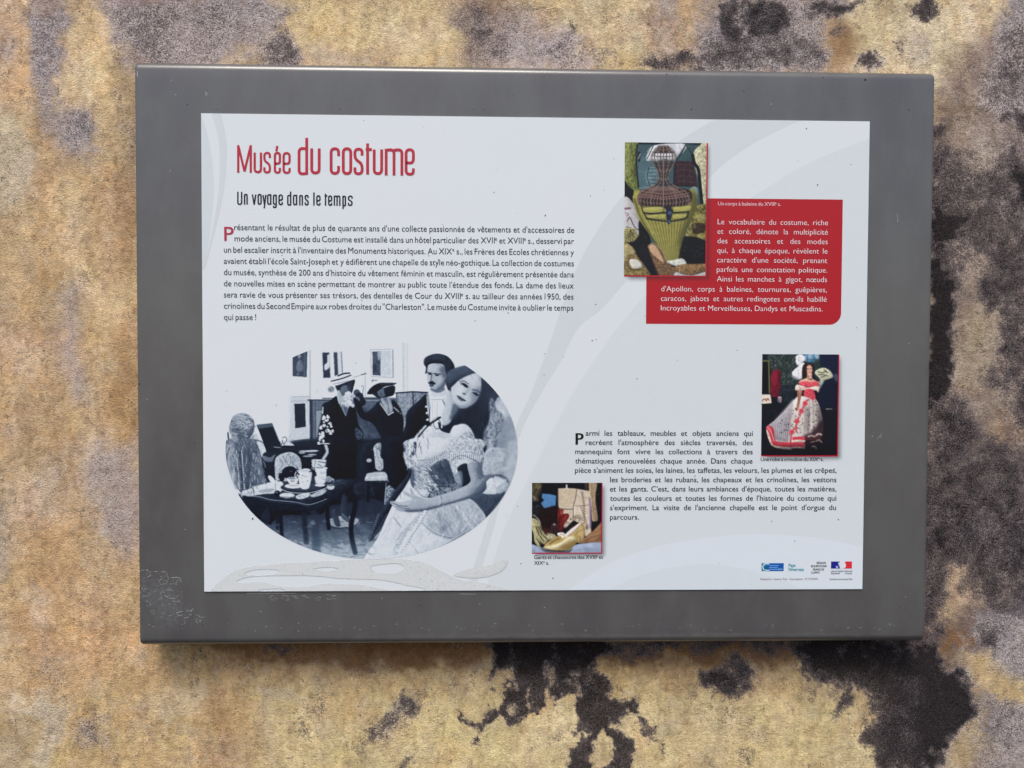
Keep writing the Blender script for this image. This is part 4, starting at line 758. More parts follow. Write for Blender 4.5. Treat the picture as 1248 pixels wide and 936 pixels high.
# finer folds, lace and features
r5 = random.Random(77)
def hatch(n, x0, x1, y0, y1, ang, ln, w, lo, hi, al, inside=None):
    P5 = None if inside is None else np.array(inside, float)
    for k in range(n):
        x = r5.uniform(x0, x1); y = r5.uniform(y0, y1)
        if P5 is not None and not inpoly(np.array([[x]]), np.array([[y]]), P5)[0, 0]: continue
        a = ang+r5.uniform(-.35, .35); L = ln*r5.uniform(.5, 1.3)
        g.line([(x, y), (x+L*.5*math.cos(a)+r5.uniform(-3, 3), y+L*.5*math.sin(a)), (x+L*math.cos(a), y+L*math.sin(a))], w*r5.uniform(.6, 1.4), r5.uniform(lo, hi), al, .3)
g.frame(*Q4)
SK = [(340,260),(250,420),(195,480),(90,740),(10,880),(400,840),(520,805),(700,710),(820,640),(900,560),(780,440),(600,470),(450,525),(330,530),(250,520),(240,450),(340,320)]
hatch(70, 20, 880, 280, 850, 2.0, 90, 9, .66, .82, .45, SK); hatch(60, 20, 880, 280, 850, 2.0, 70, 6, .93, 1.0, .6, SK)
hatch(60, 480, 880, 450, 700, 1.15, 70, 8, .42, .62, .4, [(500,500),(700,455),(800,440),(905,565),(820,645),(700,712),(600,722),(480,640)]); hatch(40, 480, 880, 450, 700, 1.15, 60, 5, .78, .92, .5, [(500,500),(700,455),(800,440),(905,565),(820,645),(700,712),(600,722),(480,640)])
BD = [(350,190),(500,165),(570,330),(500,400),(420,390),(350,310)]
hatch(50, 350, 570, 170, 400, .5, 26, 6, .25, .45, .6, BD); hatch(50, 350, 570, 170, 400, .5, 24, 6, .82, .97, .8, BD)
hatch(30, 485, 690, 130, 330, 1.1, 60, 8, .12, .24, .5, [(485,195),(590,120),(660,210),(690,300),(580,335),(510,275)]); hatch(14, 485, 690, 130, 330, 1.1, 50, 6, .5, .66, .5, [(485,195),(590,120),(660,210),(690,300),(580,335),(510,275)])
for x in range(350, 640, 16): y = 170-(x-350)*.28+10*math.sin(x*.09); g.line([(x,y-22),(x+5,y),(x-3,y+18)], 5, .38, .7, .3); g.line([(x+8,y-20),(x+12,y+14)], 5, .97, .8, .3)
for x in range(640, 890, 15): y = 120-18*math.sin((x-640)*.012); g.line([(x,y-34),(x+6,y),(x-2,y+24)], 5, .30, .6, .3); g.line([(x+7,y-30),(x+12,y+20)], 5, .95, .7, .3)
hatch(40, 300, 390, 0, 190, 1.4, 22, 5, .2, .4, .6); hatch(40, 300, 400, 0, 180, 1.4, 20, 5, .9, 1, .7)
for k in range(16): t = k/15; g.ell(455-190*t+6*math.sin(k*2), 520+300*t, 13, 10, .97, .8, .3); g.ell(468-190*t, 530+300*t, 8, 7, .5, .5, .3)
g.line([(300,368),(345,388),(380,402)], 7, .8, .6); g.line([(210,448),(300,462),(345,455)], 6, .78, .7, .4); g.line([(800,330),(870,300),(905,270)], 30, .66, .5, 2); g.line([(480,455),(640,430),(780,380)], 22, .70, .55, 1.6)
g.line([(560,405),(570,440),(560,475)], 4, .85, .7)
g.frame(*Q2)
# faces
g.poly([(486,345),(500,340),(508,348),(498,355)], .06, .85, .25); g.ell(545,356,15,6,.07,.9,.25); g.ell(550,351,16,3,.7,.5,.3); g.line([(505,352),(500,380),(498,398),(515,404)], 5, .3, .75, .3); g.line([(490,428),(520,432)], 5, .2, .8, .2); g.line([(600,330),(615,350),(610,385),(600,380)], 6, .55, .8, .3); g.line([(520,300),(560,292)], 8, .78, .5, 1)
g.line([(720,405),(752,400),(790,425)], 5, .25, .8, .35); g.line([(728,424),(752,428),(782,450)], 6, .05, .9, .3); g.ell(757,436,9,8,.04,.9,.25); g.line([(812,466),(850,472),(876,490)], 5, .22, .7, .35); g.line([(818,492),(842,500),(866,512)], 6, .08, .85, .3); g.ell(842,502,8,7,.06,.8,.25)
g.line([(800,455),(782,480),(766,497),(748,505)], 6, .46, .6, .5); g.ell(744,496,5,4,.1,.8,.25); g.ell(762,504,5,4,.1,.8,.25); g.poly([(700,515),(722,518),(735,528),(765,550),(745,556),(718,545)], .3, .75, .35); g.line([(702,516),(730,534),(764,552)], 4, .06, .9, .2); g.poly([(670,560),(700,585),(740,592),(760,600),(710,606),(680,585)], .5, .6, 1); g.poly([(690,470),(720,440),(740,450),(720,500),(695,505)], .9, .5, 1.6); g.poly([(780,370),(840,355),(860,380),(820,420),(790,410)], .88, .5, 1.6)
hatch(60, 620, 1000, 290, 800, 1.0, 80, 4, .2, .36, .4, [(615,400),(700,297),(790,287),(880,345),(1030,520),(960,640),(930,800),(830,830),(760,760),(690,740),(880,520),(880,400),(800,330),(700,390),(640,460)]); hatch(40, 460, 670, 200, 340, .3, 30, 4, .2, .34, .5, [(450,270),(470,215),(555,196),(640,225),(680,300),(640,350),(602,285),(520,270)])
hatch(60, 900, 1060, 530, 940, 1.6, 30, 5, .3, .75, .5, [(945,560),(985,560),(1040,640),(1052,720),(1000,890),(960,940),(905,850),(945,700)])
hatch(36, 0, 290, 580, 930, 1.4, 60, 5, .09, .16, .55); hatch(26, 250, 480, 560, 930, 1.5, 60, 5, .08, .15, .55)
g.line([(130,490),(122,505),(128,512)], 4, .15, .7); g.line([(115,500),(122,502)], 4, .08, .8)
g.frame(*Q1)
hatch(40, 800, 1060, 560, 930, 1.5, 70, 5, .07, .14, .5); g.line([(955,485),(950,505),(960,510)], 4, .15, .8); g.line([(972,480),(990,482)], 4, .08, .8)
hatch(90, 95, 275, 660, 850, .2, 26, 5, .25, .4, .5, [(100,700),(140,655),(220,650),(275,700),(270,800),(190,850),(110,810)]); hatch(70, 95, 275, 660, 850, .2, 22, 4, .66, .85, .6, [(100,700),(140,655),(220,650),(275,700),(270,800),(190,850),(110,810)]); g.poly([(105,800),(135,795),(160,850),(135,868),(108,845)], .62, .7, .6); g.line([(112,812),(122,816)], 5, .12, .8)
g.frame(*Q3)
LM = [(70,0),(330,0),(350,100),(375,270),(420,300),(330,335),(200,395),(130,300),(80,150)]
hatch(110, 70, 420, 0, 390, 1.5, 46, 5, .18, .32, .5, LM); hatch(110, 70, 420, 0, 390, 1.5, 40, 5, .6, .82, .55, LM)
hatch(60, 250, 1000, 410, 560, 0.1, 60, 5, .10, .2, .6, [(190,410),(260,420),(600,475),(700,490),(1040,315),(960,410),(790,540),(480,550),(400,610),(240,490)]); hatch(40, 480, 1000, 260, 460, .1, 40, 4, .3, .5, .5, [(480,400),(700,300),(1000,250),(1040,300),(700,470)])
hatch(150, 300, 1186, 560, 880, .15, 50, 6, .22, .36, .4, [(420,640),(480,570),(1186,420),(1186,860),(1000,880),(700,800),(500,710)]); hatch(120, 300, 1186, 560, 880, .15, 44, 5, .48, .66, .4, [(420,640),(480,570),(1186,420),(1186,860),(1000,880),(700,800),(500,710)])
g.line([(480,540),(490,705)], 26, .05, .8, .6); g.line([(985,385),(1035,395),(1050,440),(1040,520),(1018,620),(1022,720),(1048,832)], 32, .04, .9, .5); g.line([(835,470),(838,560),(848,648)], 26, .04, .9, .4)
g.frame(0, 0, 1)
g.poly([(265,640),(440,640),(440,690),(265,690)], lambda X, Y: .58+0*X, .0, 3)
noisewin(g, .05, 2.5, 11); noisewin(g, .07, 1.1, 12); G.A[..., 0] = np.where(G.A[..., 0] > .5, 1-(1-G.A[..., 0])*.92, G.A[..., 0]*.94)
val = np.clip(G.A[..., 0], 0, 1)
fade = sm(652, 683, G.Y)*.45; val = val*(1-fade)+fade*(.25+.75*val)*1.0+fade*.12
ramp_x = np.array([0, .12, .3, .5, .72, .9, 1.0])
ramp_c = np.array([(7,9,18), (26,33,48), (60,73,92), (108,120,136), (168,178,188), (203,209,215), (209,213,216)], float)
val = np.clip(val, 0, 1)
rgb = np.stack([np.interp(val, ramp_x, ramp_c[:, i]) for i in range(3)], -1)
tw = sm(640, 682, G.Y)[..., None]*.35*(1-val)[..., None]
rgb = rgb*(1-tw)+np.array([100,142,160])*tw
G.A = rgb

def print_photo(name, art, u0, u1, v0, v1, res, dep, alpha_fn=None, parent=None, lab=None, k=None):
    nu = int((u1-u0)/res)+2; nv = int((v1-v0)/res)+2
    u, v = np.meshgrid(np.linspace(u0, u1, nu), np.linspace(v0, v1, nv))
    x, y = board_to_px(u, v)
    c4 = art.sample(x, y); c = np.clip(c4[..., :3], 0, 255)
    a = np.ones(x.shape) if alpha_fn is None else alpha_fn(x, y)
    col = np.concatenate([np.clip(s2l(c)*(k or KP), .003, .9), a[..., None]], -1)
    o = grid_obj(name, u, np.full_like(u, dep), Z0-v, INK, parent or sheet, color=col)
    if lab: o['label'] = lab
    return o
INK = attr_mat('printed_picture_ink')
MM = 1/1019.0*.8/.785                              # about one photograph pixel on the board, in metres
rr_ = np.concatenate([np.linspace(.002, .5, 70, endpoint=False), np.linspace(.5, 1, 190)]); th_ = np.linspace(0, 2*math.pi, 1000)
TH, RR_ = np.meshgrid(th_, rr_)
ox, oy = 453+178*RR_*np.cos(TH), 548+133.6*RR_*np.sin(TH)
ou, ov = px_to_board(ox, oy)
oc = np.clip(G.sample(ox, oy), 0, 255)
dO = nextlay()
o = grid_obj('photograph', ou, np.full_like(ou, dO), Z0-ov, attr_mat('oval_print_ink', False), sheet, color=np.concatenate([np.clip(s2l(oc)*KP-.004, .003, .9), np.ones(ou.shape+(1,))], -1))
o['label'] = 'black and white oval picture of dressed mannequins around a tea table'

# --- corset picture
c = Art(756, 168, 868, 343, 4.0, (58, 88, 96)); c.frame(750, 165, 5.2)
c.poly([(60,38),(600,38),(600,62),(60,56)], (10,18,28), smooth=False, nz=(.3,3)); c.A *= 1
c.poly([(145,170),(280,110),(280,330),(145,340)], (78,110,118), .7, 3, (.12,6)); c.poly([(380,60),(500,60),(480,160),(390,170)], (50,84,86), .8, 2)
c.ell(235,262,46,62,(104,138,148),.8,1,(.2,3)); 
for k in range(5): c.line([(205+k*3,215+k*22),(260,210+k*24)], 5, (40,62,72), .8)
c.line([(215,205),(200,260),(220,320)], 6, (38,58,68)); c.line([(150,335),(250,325)], 8, (130,160,165), .6)
c.poly([(58,36),(142,40),(132,150),(140,250),(148,345),(110,372),(58,300)], (112,122,52), 1, .3, (.45,2.2,2)); c.poly([(60,60),(95,60),(90,250),(60,230)], (142,150,78), .6, 1, (.35,1.6)); c.line([(140,60),(132,150),(146,330)], 9, (14,22,28)); c.line([(150,110),(150,160)], 14, (10,14,20)); c.line([(157,118),(145,150)], 5, (190,190,180))
c.poly([(50,285),(90,330),(122,360),(120,440),(50,410)], (8,10,18))
c.poly([(50,405),(112,428),(150,520),(165,600),(165,690),(50,700)], (188,184,186), 1, .3, (.07,2)); c.line([(60,465),(95,462)], 12, (120,60,95), .8, .4, nz=(.4,1)); c.line([(62,490),(85,500),(70,510)], 6, (130,80,110), .7)
for p in ([(75,545),(90,520),(110,560)], [(70,580),(95,590),(70,600)], [(110,560),(130,590),(150,600)]): c.line(p, 5, (40,42,50))
c.ell(92,632,48,48,(146,138,78),1,.4,(.4,1.5)); c.poly([(60,600),(100,600),(150,640),(140,670),(60,690)], (150,142,84), 1, .4, (.5,1.3))
for k in range(6): c.line([(95,600),(60+18*k,680)], 4, (60,54,30), .7)
c.poly([(238,66),(195,150),(228,160),(300,125),(395,135),(448,56)], (196,200,204), 1, .4, (.12,3)); c.line([(240,66),(200,150)], 5, (30,40,44)); c.line([(222,75),(195,130)], 4, (60,70,74)); c.line([(448,58),(400,130)], 5, (40,50,54))
c.line([(445,60),(420,110),(382,168)], 5, (18,20,26)); c.line([(445,60),(470,95),(492,135)], 5, (18,20,26))
c.poly([(372,180),(392,162),(490,165),(510,250),(522,326),(368,318)], (54,28,38), 1, .4, (.4,1.6), False)
for y in (190,225,262,295): c.line([(390,y),(430,y-6),(500,y+3)], 4, (100,70,80), .7, .3, nz=(.5,1))
for x in (395,430,470): c.line([(x,180),(x+8,310)], 3, (96,66,78), .6)
c.line([(375,185),(368,318),(520,326)], 5, (16,12,18), smooth=False)
c.poly([(500,100),(530,70),(590,45),(590,440),(552,440),(530,300),(505,200),(495,140)], (190,186,150), 1, .4, (.22,1.8)); 
for k in range(40): x = 515+rnd.random()*65; y = 80+rnd.random()*330; c.line([(x,y),(x+6,y+9),(x+2,y+16)], 3, (95,92,62), .7)
c.line([(490,125),(500,175),(525,215),(535,300),(548,430)], 20, (12,14,20)); c.poly([(478,335),(520,335),(515,450),(500,400)], (120,150,150), .9, .5)
c.poly([(505,455),(575,432),(590,440),(590,700),(470,660),(440,640),(480,540)], (112,104,44), 1, .4, (.55,2.2)); c.poly([(490,560),(560,560),(575,600),(520,625),(480,600)], (60,40,24), 1, .5, (.4,2)); c.ell(540,520,32,26,(160,150,84),.8,.6,(.3,1.5)); c.ell(545,640,28,20,(150,138,70),.8,.6,(.3,1.5))
for k in range(14): x = 440+rnd.random()*60; y = 540+rnd.random()*110; c.line([(x,y),(x+10,y+14)], 5, (170,165,120), .7)
c.poly([(50,700),(120,670),(170,600),(200,620),(230,690),(300,740),(400,720),(440,640),(590,690),(590,900),(50,900)], (12,12,18), 1, .5)
c.poly([(150,540),(210,620),(220,690),(160,680)], (12,12,16)); 
for k in range(16): x = 405+rnd.random()*150; y = 680+rnd.random()*90; c.line([(x,y),(x+14,y-3)], 4, (70,76,90), .7)
c.poly([(112,420),(114,375),(140,345),(300,400),(460,345),(500,345),(516,400),(508,470),(450,590),(408,690),(392,800),(315,795),(285,720),(210,620),(150,530)], (146,140,58), 1, .4, (.1,4))
for k in range(26):
    t = k/25; xt = 150+t*340; xb = 300+t*95; cc = (96,90,30) if k % 2 else (186,180,96)
    c.line([(xt,440),((xt*.45+xb*.55),620),(xb,795)], 6, cc, .55, .4)
c.poly([(440,350),(516,380),(508,470),(450,590),(408,700),(400,640),(440,540),(480,450)], (92,88,40), .75, 1.5); c.line([(120,400),(160,520),(230,640),(300,760)], 9, (80,76,30), .8, .4); c.line([(135,370),(165,470),(240,620)], 5, (180,174,100), .7)
c.poly([(140,395),(160,360),(230,330),(300,325),(380,330),(460,345),(485,375),(478,420),(440,445),(365,452),(350,470),(345,545),(328,545),(320,470),(260,452),(160,445)], (46,32,32), 1, .4, (.4,1.5))
for p in ([(165,462),(230,452),(300,455),(306,480),(290,492),(185,490)], [(372,452),(430,448),(480,445),(470,480),(385,488),(365,475)], [(195,505),(310,498),(322,515),(315,532),(210,525)], [(365,500),(450,498),(440,522),(375,532),(358,518)]): c.poly(p, (172,166,78), 1, .3, (.08,2)); c.line(p+[p[0]], 4, (50,44,20), .6)
c.line([(178,490),(230,497),(300,490),(335,492),(380,490),(465,484)], 8, (14,16,20)); c.line([(195,528),(260,538),(335,545),(400,538),(450,525),(462,490)], 8, (14,16,20)); c.line([(160,440),(178,490),(200,530)], 6, (20,20,20))
c.poly([(322,470),(335,455),(362,470),(360,500),(350,530),(345,560),(330,558),(325,520)], (24,32,58)); c.ell(345,492,13,12,(70,92,130),.9); c.ell(340,548,9,10,(80,100,140),.8)
# wire mannequin
W1 = (52,36,34); W2 = (142,114,102)
c.poly([(235,120),(260,75),(305,62),(350,75),(382,120),(370,180),(345,240),(345,300),(390,340),(220,340),(265,300),(268,240),(245,185)], (50,54,58), .55, .6)
c.poly([(240,125),(300,112),(375,122),(368,160),(310,150),(250,165)], (202,206,210), .95, .4); c.ell(305,92,40,20,(60,38,34),.9,.4,(.4,1)); c.poly([(262,180),(350,180),(340,230),(275,235)], (82,60,60), .6, .8)
for k in range(-4, 5):
    q = k/4; c.line([(305+q*30,66),(305+q*76,125),(305+q*62,185),(305+q*34,240),(305+q*34,290),(305+q*90,332),(305+q*150,370),(305+q*155,440)], 5, W1 if k % 2 else W2, .9, .2)
for k, (y, w) in enumerate(((85,52),(105,68),(128,76),(152,74),(176,66),(198,54),(218,42),(238,34),(255,32),(272,34),(290,40),(306,56),(320,78))): c.line([(305-w,y),(305,y+8),(305+w,y)], 4, W2 if k % 3 == 0 else W1, .9, .2)
c.line([(303,62),(303,470)], 6, W2, .9)
for k in range(17):
    t = k/16-.5; c.line([(305+t*120,330),(305+t*230,365),(305+t*330,400+20*(1-abs(t)*2)),(305+t*318,445)], 5, (152,118,106), .85, .2)
for y, w, d in ((336,110,10),(350,140,22),(366,160,26),(382,168,22)): c.line([(305-w,y+6),(305-w*.5,y+d*.6),(305,y+d),(305+w*.5,y+d*.6),(305+w,y)], 7, (140,104,96), .9, .25)
c.line([(150,380),(165,350),(230,335)], 6, (120,92,84)); c.line([(480,370),(460,345),(400,338)], 6, (60,42,40)); c.line([(148,440),(140,400)], 5, (120,92,84)); c.line([(148,410),(200,425),(300,432),(400,425),(478,405)], 4, (150,118,106), .8)
# shoes
c.poly([(50,685),(95,695),(120,730),(150,780),(190,830),(215,895),(50,895)], (132,112,64), 1, .4, (.4,1.8)); c.poly([(60,695),(100,702),(128,745),(80,760),(60,790)], (172,158,104), .9, .5, (.2,1.5)); c.poly([(88,790),(125,785),(155,800),(168,835),(110,842)], (206,202,190)); c.line([(85,788),(78,820),(100,850),(170,850)], 7, (84,66,36))
c.poly([(205,720),(215,692),(248,688),(290,730),(320,795),(385,850),(392,895),(280,895),(235,800)], (118,86,58), 1, .4, (.4,1.5)); c.poly([(215,705),(240,692),(270,720),(305,790),(300,805),(250,765),(225,740)], (198,158,120), 1, .4); c.line([(208,700),(240,684),(290,725),(330,800)], 6, (160,130,90)); c.line([(205,720),(240,810),(275,890)], 8, (50,34,24))
c.poly([(325,798),(370,790),(425,780),(452,818),(400,832),(345,815)], (196,196,186), 1, .4, (.15,2)); c.poly([(375,835),(420,818),(500,815),(575,815),(590,850),(500,882),(420,875),(385,860)], (136,102,60), 1, .4, (.42,1.3)); c.poly([(385,866),(430,880),(500,884),(590,860),(590,900),(385,900)], (168,174,174), 1, .5); c.line([(410,830),(405,870)], 4, (200,180,130))
c.poly([(165,690),(200,700),(215,790),(230,870),(190,830),(160,770)], (20,18,30), 1, .5, (.5,2)); noisewin(c, .11, .9, 5)
def calm(a, sat, gain, con):
    L = a.A.mean(-1, keepdims=True); a.A = (L+(a.A-L)*sat)*gain; a.A = 255*np.clip(a.A/255, 0, 1)**con
    b = np.stack([blur(a.A[..., i], .35*a.S) for i in range(3)], -1); a.A = a.A*.35+b*.65
calm(c, .80, .97, 1.06)
RB = (168,34,44)
def photo_rect(name, art, x0, y0, x1, y1, dep, lab, border, bw_, kk=None):
    u0, v0 = P(x0, y0); u1, v1 = P(x1, y1)
    sh = Art(x0-8, y0-8, x1+16, y1+16, 2, [0]); sh.frame(0, 0, 1)
    sh.poly([(x0+4,y0+5),(x1+4,y0+5),(x1+4,y1+4),(x0+4,y1+4)], [1.], 1, 2.2, smooth=False)
    # printed drop shadow: soft grey ink
    nu, nv = 70, 80; uu_, vv_ = np.meshgrid(np.linspace(u0-.002, u1+.013, nu), np.linspace(v0-.002, v1+.013, nv)); xx, yy = board_to_px(uu_, vv_)
    al = sh.sample(xx, yy)[..., 0]*.5
    colr = np.concatenate([np.zeros(xx.shape+(3,))+np.array([.05,.05,.06]), al[..., None]], -1)
    grid_obj('printed_shadow', uu_, np.full_like(uu_, dep+.00003), Z0-vv_, INK, sheet, color=colr)
    b = border; du = bw_
    obj('picture_border', [bw(u0, v0, dep+.000015), bw(u1+du, v0, dep+.000015), bw(u1+du, v1+du, dep+.000015), bw(u0, v1+du, dep+.000015)], [(0,1,2,3)], print_mat('border_ink', ink(b), .4), sheet)
    print_photo(name, art, u0, u1, v0, v1, .00052, dep, None, lab=lab, k=kk)
photo_rect('photograph', c, 761.6, 173.4, 859.5, 336.0, -.00026, 'colour picture of a wire mannequin wearing a yellow boned corset', RB, .0017)

# --- crinoline dress picture
d = Art(924, 427, 1026, 560, 4.0, (14, 14, 26)); d.frame(920, 425, 6.455)
d.poly([(40,30),(660,30),(660,330),(40,330)], (18,22,34), 1, 2, (.4,5), False)
d.poly([(120,30),(405,30),(385,300),(300,320),(210,300),(130,180)], (40,52,50), 1, 1, (.5,2))
for k in range(110): x = 125+rnd.random()*240; y = 45+rnd.random()*240; d.ell(x,y,3+rnd.random()*5,3+rnd.random()*5,(120,128,124) if k % 3 else (18,28,28),.6,.25)
d.poly([(400,34),(518,34),(512,95),(470,115),(400,100)], (64,122,160), 1, .8, (.4,2)); d.poly([(425,40),(450,40),(445,80),(420,80)], (190,200,205), .7, 1); d.poly([(470,40),(512,40),(512,80),(480,80)], (160,180,190), .8, .6); d.poly([(470,85),(520,90),(530,160),(480,170),(465,120)], (34,50,44), 1, 1, (.6,1.5))
d.poly([(515,30),(660,30),(660,230),(560,150),(520,150)], (14,22,52), 1, .8)
d.line([(57,96),(108,96),(114,345)], 11, (104,106,58), 1, .2, False); d.poly([(57,106),(102,106),(106,345),(57,350)], (10,10,14), smooth=False)
d.poly([(128,205),(150,170),(178,162),(205,190),(200,260),(208,368),(130,372),(124,280)], (104,10,34), 1, .4, (.3,2.5)); d.poly([(130,200),(170,165),(175,260),(150,300)], (150,24,50), .6, 1)
d.poly([(200,300),(330,290),(330,420),(200,430)], (22,34,42), .8, 1.5, (.4,3)); d.line([(215,325),(320,320)], 6, (60,76,84), .7)
d.poly([(50,360),(122,360),(131,428),(50,434)], (222,212,196), smooth=False); d.line([(55,415),(75,395),(90,410),(100,390),(112,408)], 8, (150,60,50), .8); d.line([(60,400),(110,398)], 6, (120,90,80), .7)
d.ell(195,385,16,9,(190,160,165)); d.poly([(178,395),(212,395),(205,425),(185,420)], (140,120,135), .9, .4, (.4,1)); d.line([(90,500),(160,490),(160,560)], 5, (50,54,66), .7)
d.ell(350,98,30,38,(208,210,216),1,.4,(.1,2)); d.poly([(322,60),(360,42),(400,70),(385,100),(330,90)], (222,222,226), 1, .4, (.15,1.5)); d.poly([(300,175),(335,145),(385,110),(400,150),(375,225),(350,240),(310,225),(292,200)], (226,226,230), 1, .4); d.line([(330,150),(345,200),(330,235)], 7, (160,165,175), .6, .5); d.poly([(290,205),(330,225),(350,245),(300,235)], (150,150,160), .7)
d.poly([(515,255),(560,235),(610,222),(645,235),(650,470),(560,472),(510,460),(500,330)], (10,18,42), 1, .6); d.poly([(620,205),(650,200),(650,260),(625,240)], (90,100,130), .6, .8); d.line([(560,474),(605,474)], 5, (190,190,185)); d.line([(490,462),(645,474)], 5, (40,42,50), .7); d.line([(548,480),(600,520),(640,560)], 5, (34,36,46), .6)
d.poly([(470,190),(500,160),(548,150),(595,178),(614,222),(570,240),(545,250),(520,285),(512,240)], (200,200,170), 1, .35); 
for a in np.linspace(-2.5, -.35, 9): d.line([(520,275),(530+95*math.cos(a)*.9,250+100*math.sin(a))], 3, (130,128,100), .6)
for p in ([(495,180),(530,190),(560,175)], [(500,205),(540,205),(575,215)], [(520,225),(550,215)], [(545,165),(570,190)]): d.line(p, 7, (50,56,40), .85)
d.poly([(370,190),(375,140),(400,110),(440,108),(462,135),(458,180),(448,195),(440,160),(410,155),(405,200),(395,230),(372,225)], (38,20,20)); d.ell(428,165,25,36,(216,168,144)); d.line([(410,120),(450,125)], 6, (130,90,80), .6); d.line([(410,157),(424,159)], 5, (50,26,26)); d.line([(436,158),(450,158)], 5, (50,26,26)); d.line([(432,165),(430,178)], 4, (180,130,105), .8); d.line([(420,188),(438,188)], 6, (170,50,60)); d.poly([(398,150),(408,150),(410,200),(400,195)], (60,30,28), .8)
d.poly([(412,195),(448,192),(452,235),(500,262),(498,285),(355,272),(360,248),(408,228)], (214,166,142)); d.line([(415,235),(440,245),(455,232)], 4, (120,60,60)); d.ell(438,240,6,6,(60,30,40)); d.poly([(415,200),(430,225),(412,232)], (150,104,90), .8); d.poly([(500,262),(530,250),(540,265),(515,310),(500,320)], (170,180,170), .7, .5)
d.poly([(350,265),(395,255),(440,262),(490,255),(503,290),(460,305),(400,300),(352,288)], (216,76,88), 1, .3, (.25,1.3))
d.poly([(318,300),(330,283),(365,290),(420,305),(480,295),(505,300),(500,345),(480,330),(400,325),(345,330),(318,325)], (222,198,184), 1, .3, (.22,1)); d.line([(345,300),(380,310),(430,305)], 5, (180,100,100), .7)
d.poly([(392,325),(455,322),(478,385),(462,402),(425,385),(388,388)], (206,58,76), 1, .3, (.22,1.2)); d.line([(425,330),(428,400)], 5, (120,30,44), .6)
d.poly([(385,375),(425,385),(470,395),(500,430),(528,540),(535,640),(520,700),(480,720),(395,720),(388,780),(295,780),(280,790),(160,770),(110,700),(90,630),(100,608),(160,560),(230,490),(310,400),(345,370)], (202,192,184), 1, .4, (.08,4))
d.poly([(92,625),(105,605),(170,550),(250,470),(300,420),(285,560),(255,735),(160,735)], (104,100,118), .62, 1, (.2,2)); 
for k in range(9): d.line([(345-k*6,400),(300-k*17,560),(275-k*15,730-k*8)], 4, (232,226,222), .6, .35)
for x1, x2 in ((400,385),(430,420),(455,470),(480,505)): d.line([(x1,400),(x2,720)], 11, (120,112,112), .55, .7)
d.poly([(470,400),(505,440),(532,560),(525,720),(400,740),(400,660),(430,560),(455,480)], (20,14,20), .0)
d.poly([(455,640),(535,560),(535,720),(395,745),(390,680),(430,665)], (38,16,26), .85, 1.5); d.poly([(500,440),(530,540),(530,620),(500,600)], (30,20,28), .55, 1.5); d.poly([(405,470),(430,480),(425,640),(400,640)], (90,80,84), .5, 1.2)
for k in range(95):
    x = 180+rnd.random()*340; y = 410+rnd.random()*290
    if y > 400+(340-x)*1.15 and (x < 380 or y < 660): d.ell(x,y,4.5,4,(40,28,34),.85,.15)
d.poly([(92,640),(98,605),(125,610),(150,640),(165,725),(250,735),(290,738),(285,775),(170,765),(125,740),(108,690)], (200,52,70), 1, .3, (.15,2)); d.poly([(90,640),(110,660),(130,730),(160,765),(280,775),(275,795),(150,775),(110,720)], (214,194,176), 1, .3, (.4,1)); d.line([(100,615),(128,655),(150,725)], 6, (220,200,190), .8); d.line([(165,722),(250,732)], 5, (225,205,195), .8)
d.poly([(295,695),(392,688),(390,720),(295,718)], (206,56,72), smooth=False); d.poly([(293,735),(390,738),(388,775),(293,772)], (200,52,68), smooth=False); d.line([(295,730),(340,722),(390,726)], 12, (222,200,188), 1, .3, nz=(.3,1)); d.line([(293,780),(340,776),(388,782)], 9, (216,194,180), 1, .3, nz=(.4,1)); d.line([(300,738),(320,725),(345,738),(370,722),(388,735)], 4, (190,100,100), .8)
for p, w, cc in (([(420,690),(445,684),(470,690)],12,(190,170,160)), ([(482,680),(500,670),(522,676)],14,(196,178,168)), ([(395,715),(450,705),(520,695)],10,(96,28,40)), ([(440,735),(470,730)],10,(130,112,108)), ([(485,725),(505,718),(525,735)],12,(150,130,126)), ([(450,770),(470,768),(482,785)],12,(170,150,135)), ([(400,745),(440,742)],8,(80,24,34))): d.line(p, w, cc, .9, .35, nz=(.3,1))
fl = [(395,430),(365,490),(330,570),(290,655)]
d.line([(420,400),(395,430),(360,500),(355,530)], 12, (200,60,76), .9); d.line([(345,540),(325,600),(325,650)], 14, (200,60,76), .9); d.line([(320,620),(290,660),(280,740)], 14, (200,60,76), .9)
for x, y in fl+[(455,385),(410,350),(435,360)]:
    for a in range(5): d.ell(x+13*math.cos(a*1.257+.3), y+13*math.sin(a*1.257+.3), 10, 10, (212,72,88), .95, .2)
    d.ell(x, y, 6, 6, (160,34,52), .8, .2)
d.poly([(335,330),(372,330),(362,385),(350,440),(338,482),(318,478),(328,450),(336,400)], (172,116,94), 1, .35); d.line([(340,335),(342,400),(332,450)], 7, (110,66,54), .7, .4); d.line([(318,468),(330,484)], 8, (70,40,36))
d.poly([(60,780),(640,760),(640,845),(50,845)], (12,8,16), .6, 3); noisewin(d, .11, .9, 8)
calm(d, .9, 1, 1.04)
photo_rect('photograph', d, 929.0, 431.6, 1019.9, 555.0, -.00026, 'colour picture of a mannequin in a white and coral crinoline dress', (176,28,48), .0013)

